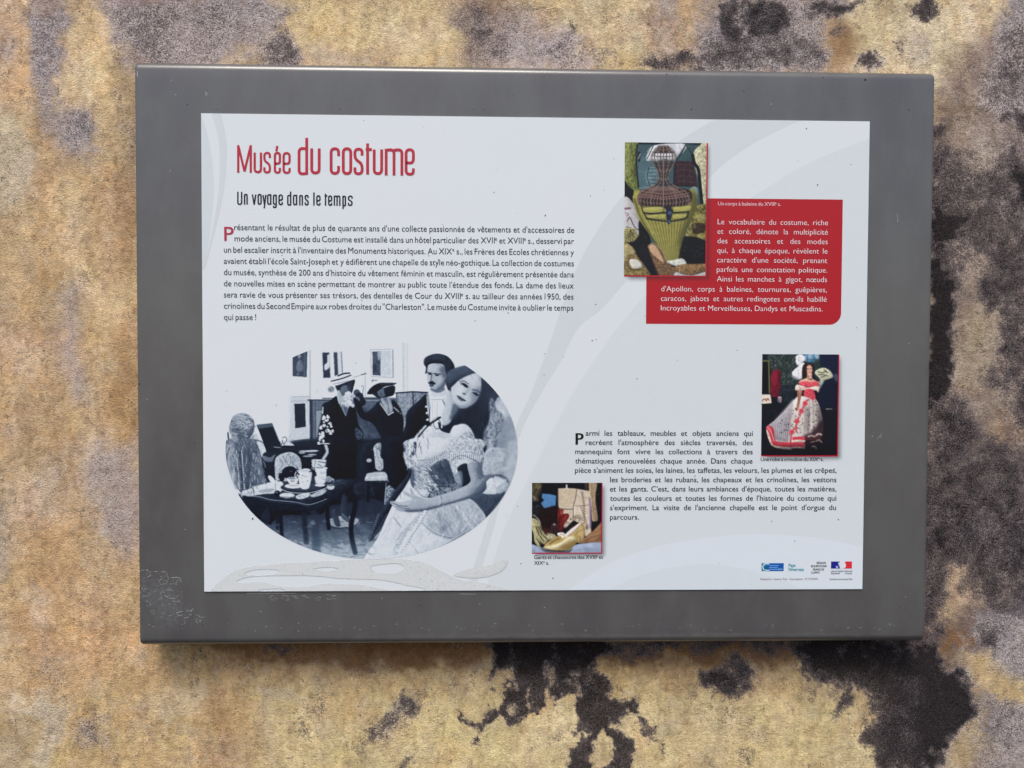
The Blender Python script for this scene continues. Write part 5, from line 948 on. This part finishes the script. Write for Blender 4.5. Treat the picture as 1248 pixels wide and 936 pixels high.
# --- gloves and shoes picture
e = Art(644, 584, 740, 680, 4.0, (12, 12, 20)); e.frame(640, 580, 8.143)
e.poly([(50,50),(160,60),(165,130),(140,200),(120,290),(50,300)], (62,56,40), 1, .6, (.6,2)); e.ell(120,100,40,40,(110,96,64),.6,1,(.5,1.4)); e.line([(75,200),(100,230),(80,250)], 12, (170,160,140), .7, .4)
e.poly([(170,175),(250,182),(308,196),(300,316),(190,322),(150,275),(190,240),(165,215)], (72,126,182), 1, .3, (.08,4), False); e.poly([(50,260),(140,260),(180,330),(150,440),(50,420)], (16,20,24), 1, .6, (.8,1.4))
for k in range(30): e.ell(70+rnd.random()*110,280+rnd.random()*100,4,6,(70,84,96),.5,.25)
e.line([(412,92),(412,122)], 16, (214,208,210), 1, .3)
e.poly([(590,66),(625,66),(620,140),(600,130)], (60,48,40), .9, .5); e.poly([(632,66),(712,66),(700,180),(702,280),(722,425),(700,448),(664,440),(655,300)], (164,138,106), 1, .35, (.18,2.5,3)); e.line([(660,80),(668,260),(690,430)], 9, (112,88,62), .7, .6); e.line([(685,80),(685,260)], 7, (196,172,136), .6, .5)
e.poly([(328,125),(420,120),(515,128),(640,150),(658,250),(652,400),(655,560),(600,605),(560,480),(480,440),(400,520),(330,470)], (204,188,164), 1, .3, (.07,4), False)
e.poly([(330,128),(508,128),(480,300),(330,322)], (196,176,148), .8, .6, (.08,3), False); e.line([(512,132),(500,220),(480,300),(478,410)], 7, (70,58,52), .9, .25); e.line([(332,322),(400,330),(476,330)], 9, (88,72,62), .9, .3); e.line([(492,298),(560,296),(640,288)], 6, (110,92,80), .9, .25); e.line([(505,190),(560,210),(640,215)], 5, (150,132,112), .7, .4); e.line([(490,300),(488,390)], 8, (232,222,204)); e.line([(332,132),(332,320)], 5, (120,100,80), .8)
zz = [(572,158)]
for k in range(26): zz.append((562+(k % 2)*22-abs(k-9)*.8+k*1.1, 165+k*12.5))
e.line(zz, 5, (74,56,56), .9, .2, False)
for k in range(24): t = k/23; e.line([(545+70*t,300+200*t),(560+68*t,308+195*t)], 4, (96,74,66), .7)
e.poly([(632,215),(648,240),(656,380),(658,500),(640,505),(640,350)], (112,92,146), .9, .5); e.ell(612,510,16,26,(70,54,60),.6,.6,(.5,1))
for r in (22,34,46): e.line([(520+r*math.cos(a), 430+r*.9*math.sin(a)) for a in np.linspace(2.6, 6.6, 10)], 5, (96,78,68), .85)
e.line([(500,415),(540,425),(530,450)], 6, (80,62,56), .8)
for k in range(34): x = 360+rnd.random()*110; y = 420+rnd.random()*120; e.line([(x,y),(x+9,y-10),(x+14,y+3)], 3.5, (88,64,60), .75)
e.poly([(130,330),(200,318),(325,300),(345,430),(340,560),(200,570),(150,450)], (26,8,12), 1, .6, (.4,3)); e.poly([(325,340),(352,330),(385,338),(378,372),(428,375),(434,410),(395,470),(370,530),(345,548),(325,500)], (116,22,24), 1, .4, (.25,2)); e.poly([(395,400),(425,385),(405,440),(375,480)], (160,44,40), .7, .8); e.poly([(330,420),(350,400),(345,530),(325,500)], (60,10,14), .8, .7)
for k in range(16): e.ell(340+rnd.random()*42,338+rnd.random()*50,4,4,(186,110,96),.8,.2)
for x in (265,292,315,360): e.line([(x,480+abs(x-300)*.2),(x+3,575)], 9, (120,96,92) if x < 320 else (96,30,32), .55, .5)
e.ell(290,482,14,10,(214,170,170),.9,.7); e.line([(200,540),(230,600)], 6, (120,60,50), .6); e.poly([(180,520),(260,540),(270,600),(200,610)], (60,30,24), .8, .8, (.6,1.2))
e.poly([(55,425),(110,430),(150,480),(185,560),(215,590),(255,590),(285,612),(250,628),(225,640),(200,680),(165,665),(150,640),(155,700),(140,718),(110,680),(90,640),(85,580),(55,500)], (166,158,112), 1, .4, (.15,2)); e.line([(70,380),(120,420),(150,470)], 16, (150,150,130), .8, .4, nz=(.7,1))
for p in ([(105,500),(130,560),(140,590)], [(125,500),(150,545),(165,580)], [(145,500),(170,540)], [(110,620),(140,660),(150,700)], [(150,600),(185,650)], [(180,590),(215,625)]): e.line(p, 9, (26,24,20), .9, .3)
e.line([(90,590),(120,640),(140,690)], 6, (200,194,150), .6); e.poly([(215,570),(290,580),(310,610),(240,630)], (190,186,150), .7, .6, (.5,1))
e.poly([(755,460),(780,460),(780,670),(640,668),(540,665),(600,610),(690,530)], (132,92,60), 1, .4, (.2,2,.6)); e.poly([(600,630),(700,560),(760,540),(700,640)], (170,126,88), .6, 1.2); e.line([(600,640),(690,600),(755,590)], 7, (70,44,28), .7, .6)
e.poly([(50,680),(130,700),(180,715),(250,745),(400,748),(480,690),(600,668),(780,668),(780,790),(50,790)], (142,156,182), 1, .5, (.08,5)); e.poly([(150,712),(250,750),(400,752),(470,720),(430,760),(300,765),(200,750)], (20,16,16), .9, .9); e.line([(560,690),(640,700),(740,690)], 8, (180,190,208), .6, 1); e.line([(500,740),(600,720),(700,735)], 8, (112,126,152), .6, 1)
e.poly([(182,706),(230,650),(300,608),(360,590),(430,590),(480,520),(556,455),(590,510),(594,580),(580,640),(545,670),(515,660),(480,700),(430,735),(340,742),(260,735),(195,718)], (172,146,84), 1, .4, (.1,3))
e.poly([(190,708),(260,690),(350,660),(400,625),(440,600),(480,600),(500,630),(430,650),(360,700),(280,728),(215,722)], (226,216,178), .85, 1); e.poly([(250,650),(320,610),(360,610),(300,650),(240,680)], (120,94,44), .8, .8); e.poly([(540,500),(580,520),(585,590),(560,650),(530,640)], (196,164,112), .8, .8); e.line([(510,560),(560,540),(588,520)], 7, (112,84,50), .6, .5); e.poly([(350,700),(440,660),(500,640),(470,700),(400,730)], (130,104,56), .7, 1); e.line([(540,600),(550,665)], 12, (104,76,44), .7, .6)
e.poly([(395,590),(440,540),(500,495),(556,455),(548,490),(500,540),(430,598)], (222,208,200), 1, .35); e.line([(430,596),(490,548),(552,480)], 5, (136,104,80), .8, .3); e.line([(395,578),(470,510),(555,456)], 5, (150,120,90), .7)
e.ell(352,578,34,18,(228,216,198),1,.35,(.2,1)); e.ell(385,598,30,18,(236,226,208),1,.35,(.2,1)); e.line([(350,575),(380,590),(400,610)], 5, (120,90,70), .8); e.line([(370,560),(400,580)], 9, (214,200,184), .9)
noisewin(e, .09, .9, 6)
calm(e, .85, 1, 1.02)
photo_rect('photograph', e, 648.4, 588.4, 732.6, 673.4, -.00026, 'colour picture of an old satin shoe, gloves and a letter', (172,18,58), .0012)

# ------------------------------------------------------------------ lettering
class Ribbon:
    def __init__(s): s.V = []; s.F = []
    def add(s, pts, w, dep, closed=False):
        p = np.array(pts, float); m = len(p)
        nn = []
        for i in range(m):
            a = p[i]-p[i-1] if (i > 0 or closed) else p[1]-p[0]
            b = p[(i+1) % m]-p[i] if (i < m-1 or closed) else p[-1]-p[-2]
            a = a/(np.linalg.norm(a)+1e-9); b = b/(np.linalg.norm(b)+1e-9)
            t = a+b; l = np.linalg.norm(t); t = t/l if l > 1e-6 else a
            n = np.array([-t[1], t[0]]); k = 1/max(.45, n @ np.array([-a[1], a[0]])); nn.append(n*k*w/2)
        nn = np.array(nn); A = p+nn; B = p-nn; b0 = len(s.V)
        for q in (A, B):
            u, v = px_to_board(q[:, 0], q[:, 1]); s.V += [bw(x, y, dep) for x, y in zip(u, v)]
        for i in range(m if closed else m-1):
            j = (i+1) % m; s.F.append((b0+i, b0+j, b0+m+j, b0+m+i))
def rounded(p, r, closed=False, n=6):
    p = [np.array(q[:2], float) for q in p]; o = []
    m = len(p)
    for i in range(m):
        if not closed and (i == 0 or i == m-1): o.append(p[i]); continue
        a, b, c_ = p[i-1], p[i], p[(i+1) % m]
        rr = min(r, np.linalg.norm(a-b)*.5, np.linalg.norm(c_-b)*.5)
        s_ = b+(a-b)/np.linalg.norm(a-b)*rr; e_ = b+(c_-b)/np.linalg.norm(c_-b)*rr
        for k in range(n+1):
            t = k/n; o.append((1-t)**2*s_+2*t*(1-t)*(b*.9+(s_+e_)*.05)+t*t*e_)
    q = [o[0]]
    for z in o[1:]:
        if np.linalg.norm(z-q[-1]) > 1e-4: q.append(z)
    return q
GL = {'u': [[(0,1),(0,0),(1,0),(1,1)]], 's': [[(1,.74),(1,1),(0,1),(0,.58),(1,.42),(1,0),(0,0),(0,.26)]],
 'e': [[(.04,.46),(1,.46),(1,1),(0,1),(0,0),(1,0),(1,.24)]], 'o': [[(0,.5),(0,1),(1,1),(1,0),(0,0),(0,.5)]], 'c': [[(1,.7),(1,1),(0,1),(0,0),(1,0),(1,.3)]],
 'd': [[(1,.97),(0,1),(0,0),(1,.03)], [(1,-.02),(1,1.42)]], 'a': [[(.9,1),(0,1),(0,0),(.9,.0)], [(1,-.05),(1,1.07)]], 'n': [[(0,0),(0,1)], [(0,.97),(1,1),(1,0)]],
 'm': [[(0,0),(0,1.03)], [(0,.97),(.5,1),(.5,0)], [(.5,.97),(1,1),(1,0)]], 'p': [[(0,-.36),(0,1.03)], [(0,.97),(1,1),(1,0),(0,.03)]],
 'g': [[(1,.97),(0,1),(0,0),(1,.03)], [(1,1.03),(1,-.34),(0,-.34),(0,-.16)]], 'y': [[(0,1),(.52,.05)], [(1,1),(.42,-.36)]], 'v': [[(0,1),(.5,0)],[(.5,0),(1,1)]],
 'l': [[(0,1.36),(0,0),(.5,0)]], 't': [[(.35,1.22),(.35,0)], [(0,.97),(1.1,.97)]], 'M': [[(0,0),(0,1)],[(0,1),(.5,.05)],[(.5,.05),(1,1)],[(1,1),(1,0)]], 'U': [[(0,1),(0,0),(1,0),(1,1)]], '/': [[(0,0),(.6,1)]]}
def glyph(rb, ch, x0, x1, yt, yb, w, dep):
    for si, st in enumerate(GL[ch]):
        sharp = ch in 'Mvy/'
        P_ = [(x0+w/2+(x1-x0-w)*a, yb-w/2*(ch not in 'vyMUltmnpd/' or b > .5)*1.0-(yb-yt-w*.5)*b*.97) for a, b in st]
        q = P_ if sharp else rounded(P_, (x1-x0)*.42)
        if sharp: q = [np.array(z) for z in q]
        rb.add(q, w, dep-.000014*si)
def Z1(x, y): return 265+x/4.992, 160+y/4.992
TD = -.00030
rb = Ribbon()
def word(rb, items, w):
    for a_i, (ch, a, b, yt, yb) in enumerate(items):
        X0, Y0 = Z1(a, yt); X1, Y1 = Z1(b, yb); glyph(rb, ch, X0, X1, Y0, Y1, w, TD-.00006*(a_i % 2))
word(rb, [('M',120,210,80,252),('u',220,272,126,255),('s',279,326,128,257),('e',343,387,128,258),('/',352,375,88,122),('e',396,446,129,259)], 2.75)
word(rb, [('d',488,552,98,261),('u',565,628,100,262),('c',683,746,101,265),('o',757,820,101,266),('s',828,889,104,267),('t',893,945,102,262),('u',945,1008,106,266),('m',1018,1131,106,268),('e',1139,1201,107,270)], 3.5)
obj('title_lettering', rb.V, rb.F, print_mat('crimson_ink', ink((172,44,62)), .42), sheet)
rb = Ribbon()
word(rb, [('U',120,152,366,444),('n',161,185,382,445),('v',209,238,383,446),('o',244,270,383,447),('y',273,299,385,448),('a',302,329,385,447),('g',337,362,386,448),('e',371,399,386,449),('d',424,450,388,449),('a',459,486,388,450),('n',497,521,389,451),('s',530,556,389,451),('l',583,596,390,450),('e',601,628,391,452),('t',648,672,390,452),('e',673,699,392,453),('m',707,749,392,453),('p',760,783,393,453),('s',793,823,393,454)], 1.75)
obj('subtitle_lettering', rb.V, rb.F, print_mat('dark_ink', ink((28,30,50)), .42), sheet)

# body text: words are set one by one with the built-in font, justified like the print
jobs = []                                          # (string, bold)
cache = {}
def want(s_, bold): 
    if (s_, bold) not in cache: cache[(s_, bold)] = None
def build_cache():
    tmp = []
    for (s_, bold) in cache:
        cu = bpy.data.curves.new('txt', 'FONT'); cu.body = s_; cu.size = 1; cu.resolution_u = 3; cu.offset = min(bold, 0)
        o = bpy.data.objects.new('txt', cu); C.objects.link(o); tmp.append(((s_, bold), o))
    dg = bpy.context.evaluated_depsgraph_get(); dg.update()
    for key, o in tmp:
        me = o.evaluated_get(dg).to_mesh()
        v = np.zeros(len(me.vertices)*3, np.float32); me.vertices.foreach_get('co', v); v = v.reshape(-1, 3)
        cache[key] = (v[:, :2].copy(), [tuple(p.vertices) for p in me.polygons], float(v[:, 0].max()) if len(v) else .3, float(v[:, 0].min()) if len(v) else 0)
    for key, o in tmp:
        cu = o.data; bpy.data.objects.remove(o); bpy.data.curves.remove(cu)
BLOCKS = []
def block(name, lines, size, bold, col, dep=-.00030, lab=None, parent=None):
    """lines: (text, x_left_px, baseline_px_at_left, x_right_px or None)"""
    for l in lines:
        for w in l[0].split(): 
            for part in w.split('^'): 
                if part: want(part, bold)
    BLOCKS.append((name, lines, size, bold, col, dep, lab, parent))
def wpieces(w, bold):
    ps = w.split('^'); out = [(ps[0], 1., 0.)]
    if len(ps) > 1: out.append((ps[1][0], .6, .33)); 
    if len(ps) > 1 and len(ps[1]) > 1: out.append((ps[1][1:], 1., 0.))
    return out
def lay(name, lines, size, bold, col, dep, lab, parent):
    meas = []; mins = .23; track = .045; fit = 9
    for txt, xl, yb, xr in lines:
        u0, v0 = P(xl, yb); u1 = P(xr, yb)[0] if xr else None
        ws = txt.split(); wd = []
        for w in ws:
            t = 0
            for s_, k, r in wpieces(w, bold): c_ = cache[(s_, bold)]; t += (c_[2]-max(0, c_[3]))*k+(.05 if k < 1 else 0)
            wd.append(t)
        meas.append((ws, wd, u0, v0, u1))
        if u1: fit = min(fit, (u1-u0)/size/(sum(wd)+(len(ws)-1)*mins))
    sx = min(fit, 1.02)
    V = []; F = []
    for ws, wd, u0, v0, u1 in meas:
        tot = sum(wd)*size*sx
        gap = (u1-u0-tot)/(len(ws)-1) if (u1 and len(ws) > 1) else size*sx*.30
        x = u0
        for w, d_ in zip(ws, wd):
            xx = x
            for s_, k, r in wpieces(w, bold):
                vv, ff, mx, mn = cache[(s_, bold)]; b0 = len(V); mn = max(0, mn)
                for dx, dz in ([(0, 0)] if bold < .005 else [(-bold*.5, 0), (bold*.5, .000004)]):
                    b0 = len(V)
                    for a, b in vv: V.append(bw(xx+((a-mn)*k+dx)*size*sx, v0-(b*k+r)*size, dep-dz))
                    F += [tuple(i+b0 for i in f) for f in ff]
                xx += (mx-mn)*k*size*sx+.04*size*sx
            x += d_*size*sx+gap
    o = obj(name, V, F, print_mat(name+'_ink', ink(col), .42), parent or sheet)
    if lab: o['label'] = lab
    return o
INKD = (34,38,52)
T1 = ["résentant le résultat de plus de quarante ans d'une collecte passionnée de vêtements et d'accessoires de",
 "mode anciens, le musée du Costume est installé dans un hôtel particulier des XVII^e et XVIII^e s., desservi par",
 "un bel escalier inscrit à l'inventaire des Monuments historiques. Au XIX^e s., les Frères des Ecoles chrétiennes y",
 "avaient établi l'école Saint-Joseph et y édifièrent une chapelle de style néo-gothique. La collection de costumes",
 "du musée, synthèse de 200 ans d'histoire du vêtement féminin et masculin, est régulièrement présentée dans",
 "de nouvelles mises en scène permettant de montrer au public toute l'étendue des fonds. La dame des lieux",
 "sera ravie de vous présenter ses trésors, des dentelles de Cour du XVIII^e s. au tailleur des années 1950, des",
 "crinolines du Second Empire aux robes droites du \"Charleston\". Le musée du Costume invite à oublier le temps",
 "qui passe !"]
block('body_lettering', [(t, (285.5 if i == 0 else 286 if i == 1 else 273), 280.4+13.68*i, (None if i == 8 else 699.8-.15*i)) for i, t in enumerate(T1)], .0103, .004, INKD)
block('drop_cap', [("P", 273.6, 293.6, None)], .0245, .02, (166,46,66))
T2 = [("Le vocabulaire du costume, riche",874.6,273.4,1009),("et coloré, dénote la multiplicité",874.3,285,1008.8),("des accessoires et des modes",874.3,296.6,1008.6),("qui, à chaque époque, révèlent le",874,308.2,1008.4),
 ("caractère d'une société, prenant",873.8,319.8,1008),("parfois une connotation politique.",873.6,331.4,1008),("Ainsi les manches à gigot, nœuds",873.6,343,1007.7),
 ("d'Apollon, corps à baleines, tournures, guêpières,",805.8,355,1007.6),("caracos, jabots et autres redingotes ont-ils habillé",805.4,366.7,1007.4),("Incroyables et Merveilleuses, Dandys et Muscadins.",805.4,378.4,1002.4)]
block('red_box_lettering', T2, .0094, -.010, (236,218,222))
block('caption_lettering', [("Un corps à baleine du XVIII^e s.",875,250.3,951.5)], .0064, .004, (232,190,196))
T3 = [("armi les tableaux, meubles et objets anciens qui",713.8,530.9,917.3),("recréent l'atmosphère des siècles traversés, des",713.8,542.2,917.2),("mannequins font vivre les collections à travers des",701,553.4,917.2),("thématiques renouvelées chaque année. Dans chaque",701,564.8,917),
 ("pièce s'animent les soies, les laines, les taffetas, les velours, les plumes et les crêpes,",700.8,576.1,1019.3),("les broderies et les rubans, les chapeaux et les crinolines, les vestons",743.5,587.6,1019.2),("et les gants. C'est, dans leurs ambiances d'époque, toutes les matières,",743.4,598.9,1019.1),
 ("toutes les couleurs et toutes les formes de l'histoire du costume qui",743.5,610.3,1019),("s'expriment. La visite de l'ancienne chapelle est le point d'orgue du",743.5,621.7,1018.7),("parcours.",743.5,633.2,None)]
block('body_lettering', T3, .0093, .018, (34,38,50))
block('drop_cap', [("P", 701.8, 541.9, None)], .0205, .05, (14,14,20))
block('caption_lettering', [("Une robe à crinoline du XIX^e s.",927,561.8,1003.5)], .0066, .03, (40,44,54))
block('caption_lettering', [("Gants et chaussures des XVIII^e et",651,681.2,735),("XIX^e s.",651,688.2,None)], .0066, .03, (40,44,54))
block('logo_lettering', [("RÉGION",995.3,687.3,1006.7),("BOURGOGNE",988.6,691.2,1007.5),("FRANCHE",990.8,695.2,1005),("COMTÉ",988.6,699,998.8)], .0038, .05, (40,40,48))
block('credit_lettering', [("Rédaction : Institut Sud - Conception : M. ETIENN",926.8,706.8,996.5)], .0034, .006, (120,84,110))
block('logo_lettering', [("Liberté • Égalité • Fraternité",1012.8,697.0,1038.5),("République Française",1012.8,699.6,1038.3)], .0030, .012, (56,58,76))
block('logo_lettering', [("Opération soutenue par l'État",1011,706.7,1038.8)], .0030, .006, (52,54,72))
block('logo_lettering', [("Pays",961.2,690.8,969.4),("Nivernais",961,695.7,983)], .0058, .05, (40,140,150))
build_cache()
for b in BLOCKS: lay(*b)

# logos
def quad(name, x0, y0, x1, y1, col, dep, parent=None):
    u0, v0 = P(x0, y0); u1, v1 = P(x1, y1)
    return obj(name, [bw(u0, v0, dep), bw(u1, v0, dep), bw(u1, v1, dep), bw(u0, v1, dep)], [(0,1,2,3)], print_mat(name+'_ink', ink(col), .42), parent or sheet)
lg = Art(926, 684, 957, 698, 10, (18, 84, 160)); lg.frame(915, 675, 9.244)
lg.poly([(125,110),(175,108),(170,190),(125,190)], (30,110,130), .8, .8); lg.line([(205,113),(160,112),(137,135),(137,160),(158,183),(205,184)], 11, (205,222,225), 1, .15); lg.line([(128,185),(160,188)], 10, (60,150,110), .8, .3); lg.line([(140,128),(190,125)], 5, (180,205,215), .6, .3)
for x0, x1, y in ((210,300,130),(208,300,152),(212,330,172)):
    x = x0
    while x < x1:
        w = 4+rnd.random()*7; lg.line([(x,y+rnd.random()*3),(x+w,y+rnd.random()*3)], 9, (130,170,215), .8, .12); x += w+5
lg.line([(310,172),(355,172)], 11, (150,185,220), .7, .2, nz=(.5,.4))
u0, v0 = P(928.2, 686.3); u1, v1 = P(955, 695.8)
print_photo('logo_picture', lg, u0, u1, v0, v1, .00025, TD, None, lab='blue logo with a white curved letter')
fl_ = Art(1011, 683, 1040, 694, 10, WHITE); fl_.frame(915, 675, 9.244)
fl_.poly([(903,85),(1003,85),(998,100),(990,120),(1000,140),(1003,165),(903,165)], (26,34,128), smooth=False, soft=.08); fl_.ell(972,148,15,13,(150,160,200),.9,.15); fl_.line([(960,140),(975,160)], 5, (230,232,238), .8, .1); fl_.poly([(985,95),(1010,95),(1000,130),(985,120)], WHITE, .7, .2)
fl_.poly([(1062,85),(1139,85),(1139,165),(1045,165),(1068,150),(1072,120),(1060,100)], (206,44,54), smooth=False, soft=.08)
u0, v0 = P(1012.6, 684.1); u1, v1 = P(1038.3, 692.9)
print_photo('logo_picture', fl_, u0, u1, v0, v1, .00025, TD, None, lab='blue white and red flag logo with a profile')

# ------------------------------------------------------------------ residue where a film has peeled, along the bottom edge
def ZR(p): return [(240+x/3.12, 670+y/3.12) for x, y in p]
rs = Art(244, 676, 640, 724, 3, [0.0]); rs.frame(240, 670, 3.12)
rs.poly([(45,165),(100,110),(170,72),(300,55),(480,45),(620,38),(760,36),(850,45),(920,75),(1000,115),(1100,130),(1110,170),(45,170)], [1.], 1, .25)
rs.poly([(150,120),(190,105),(250,100),(420,98),(560,110),(700,115),(800,135),(870,152),(700,152),(520,128),(400,142),(300,135),(240,122),(180,128)], [0.], .95, .2); rs.poly([(180,95),(220,76),(300,76),(310,88),(260,98)], [0.], .9, .3); rs.poly([(445,72),(500,66),(540,74),(500,82),(450,78)], [0.], .9, .3); rs.poly([(670,60),(760,52),(790,70),(760,88),(700,90),(665,75)], [0.], .85, .4)
rs.poly([(500,140),(600,132),(700,148),(760,162),(480,162)], [.9], 1, .3); rs.poly([(250,150),(320,148),(330,160),(240,162)], [0.], .7, .3)
rs.poly([(980,92),(1040,72),(1110,60),(1170,38),(1182,46),(1160,80),(1090,106),(1000,104)], [1.], .9, .3)
for x, y, w, h in ((300,20,0,0),): pass
bu0, bv0 = PL+.0004, P(300, 678)[1]; bu1, bv1 = P(634, 700)[0], PB-.0002
uu_, vv_ = np.meshgrid(np.linspace(bu0, bu1, 900), np.linspace(bv0, bv1, 110)); xx, yy = board_to_px(uu_, vv_)
a0 = rs.sample(xx, yy)[..., 0]
sp_ = (vn(xx*1.6, yy*1.6, 61) > .90)*sm(.35, .7, fbm(xx/14, yy/14, 3, 62)+.12*np.exp(-((xx-520)/28)**2)*2)
base = np.array(s2l((203,206,206)))*KP; dark = np.array([.10,.07,.055])
edge_m = np.clip(1-np.abs(a0-.62)*3.2, 0, 1)*.42
colr = base*(1-.06*(fbm(xx/3, yy/3, 3, 63)[..., None]))
colr = colr*(1-edge_m[..., None]*.45)
kk = (sp_*.75)[..., None]; colr = colr*(1-kk)+dark*kk
al = sm(.42, .58, a0)
grid_obj('adhesive_residue', uu_, np.full_like(uu_, -.00033), Z0-vv_, attr_mat('residue', True, .5), sheet, color=np.concatenate([colr, al[..., None]], -1))

# dust specks on the print and on the case
V = []; F = []
rs_ = random.Random(12)
def speck(x, y, r, dep):
    u, v = P(x, y); b0 = len(V); n = 6; r *= .00098; a0_ = rs_.random()*6; ec = .6+rs_.random()*.8
    for k in range(n): a = a0_+k*math.tau/n; rr = r*(.7+.6*rs_.random()); V.append(bw(u+rr*math.cos(a), v+rr*ec*math.sin(a), dep))
    F.append(tuple(range(b0, b0+n)))
for k in range(230):
    x = 250+rs_.random()*800; y = 142+rs_.random()*570
    if x > 600 and rs_.random() < .35 or rs_.random() < .5: speck(x, y, .25+rs_.random()**3*.75, -.00036)
o = obj('dust_speck', V, F, print_mat('dust', (.10,.085,.07), .9), sheet); o['kind'] = 'stuff'
V = []; F = []
for x, y, r in ((221,97,.7),(228,127,1),(263,133,1),(224,125,.6),(414,133,.8),(577,133,.9),(591,133,.9),(625,116,.9),(843,133,1.6),(907,111,1.1),(1055,97,1.7),(1091,121,1),(1108,134,1.3),(1002,139,1),(813,90,.9),(169,468,1.2),(511,738,.9),(237,540,.8)): speck(x, y, r*.75, FR-.00004)
for k in range(60): speck(170+rs_.random()*960, 88+rs_.random()*45 if rs_.random() < .5 else 730+rs_.random()*40, .2+rs_.random()*.35, FR-.00004)
o = obj('dirt_speck', V, F, print_mat('dirt', (.02,.018,.016), .8), case); o['kind'] = 'stuff'
# scratches on the paint
V = []; F = []
rb = Ribbon()
def scr(p, w): rb.add(catmull(np.array([(155+x/9.358, 690+y/9.358) for x, y in p], float), 3, False), w*.6, FR-.00006)
SC = [[(130,60),(170,48),(230,50),(250,75),(300,62),(430,70),(455,105),(470,130),(590,135),(605,165),(620,185)], [(230,125),(262,105),(245,75)], [(470,135),(460,170),(440,200),(370,210)], [(350,180),(400,140)], [(150,215),(160,250),(215,268)], [(370,310),(405,290),(450,275),(520,278)], [(420,340),(465,362)],
 [(475,370),(545,371)], [(515,400),(555,408),(595,398)], [(355,378),(390,372),(385,350)], [(165,342),(235,344)], [(385,443),(430,446)], [(555,535),(620,520),(715,510),(755,485)], [(700,560),(790,560),(830,585),(878,582)], [(640,600),(700,585)], [(765,605),(830,610),(820,640)], [(780,620),(800,655)], [(615,668),(655,655),(650,630)], [(470,570),(500,566)], [(570,568),(605,565)], [(385,540),(415,545)], [(210,400),(250,420),(262,450)], [(720,525),(735,505)], [(480,205),(545,200),(575,150)], [(325,155),(340,150)], [(140,290),(140,320)], [(270,545),(320,540)]]
def dashes(p):
    q = catmull(np.array(p, float), 8, False); o = []; i = 0
    while i < len(q)-2:
        n = rs_.randint(3, 9); seg = q[i:i+n]
        if len(seg) > 1: o.append([tuple(z+np.array([rs_.uniform(-3, 3), rs_.uniform(-3, 3)])) for z in seg])
        i += n-1+rs_.randint(0, 3)
    return o
for p in [z for p in SC for z in (dashes(p) if len(p) > 2 else [p])]:
    if len(p) == 2: p = [p[0], ((p[0][0]+p[1][0])/2+rs_.uniform(-4,4), (p[0][1]+p[1][1])/2+rs_.uniform(-4,4)), p[1]]
    scr(p, .3+rs_.random()*.75)
for k in range(70):
    x = 140+rs_.random()*480; y = 60+rs_.random()*560
    if y > 300+x*.9: continue
    a = rs_.uniform(-.6,.6); l = 6+rs_.random()*18; scr([(x,y),(x+l/2,y+l*a/2+rs_.uniform(-3,3)),(x+l,y+l*a)], .3+rs_.random()*.35)
def scp(x, y, l, a, w): rb.add([(x,y),(x+l*math.cos(a)/2,y+l*math.sin(a)/2+rs_.uniform(-.3,.3)),(x+l*math.cos(a),y+l*math.sin(a))], w, FR-.00006)
for k in range(26): scp(325+rs_.random()*80, 724+rs_.random()*8, 1+rs_.random()*5, rs_.uniform(-.2,.2), .2+rs_.random()*.25)
for k in range(60): scp(180+rs_.random()*930, 760+rs_.random()*9, .6+rs_.random()*2.5, rs_.uniform(-.5,.5), .2+rs_.random()*.3)
for x, y in ((208,97),(213,115),(252,114),(207,207),(317,745),(363,759),(363,769),(465,729),(584,737),(663,741),(1094,270),(907,300),(1108,418),(1074,533),(1063,532),(1104,727),(225,645),(178,487),(1012,455),(940,127)): scp(x, y, 1.4, rs_.uniform(-1.5,1.5), .8)
scp(250,111,6,1.4,.6); scp(166.5,86,7,1.5,.9); scp(1094,260,9,1.45,.35); scp(1070,535,9,-.9,.35); scp(560,724,20,.02,.35); scp(300,723.4,60,0.0,.3)
o = obj('scratch', rb.V, rb.F, print_mat('bare_scratch', (.42,.42,.43), .6), case); o['kind'] = 'stuff'
print('faces', sum(len(o.data.polygons) for o in bpy.data.objects if o.type == 'MESH'))
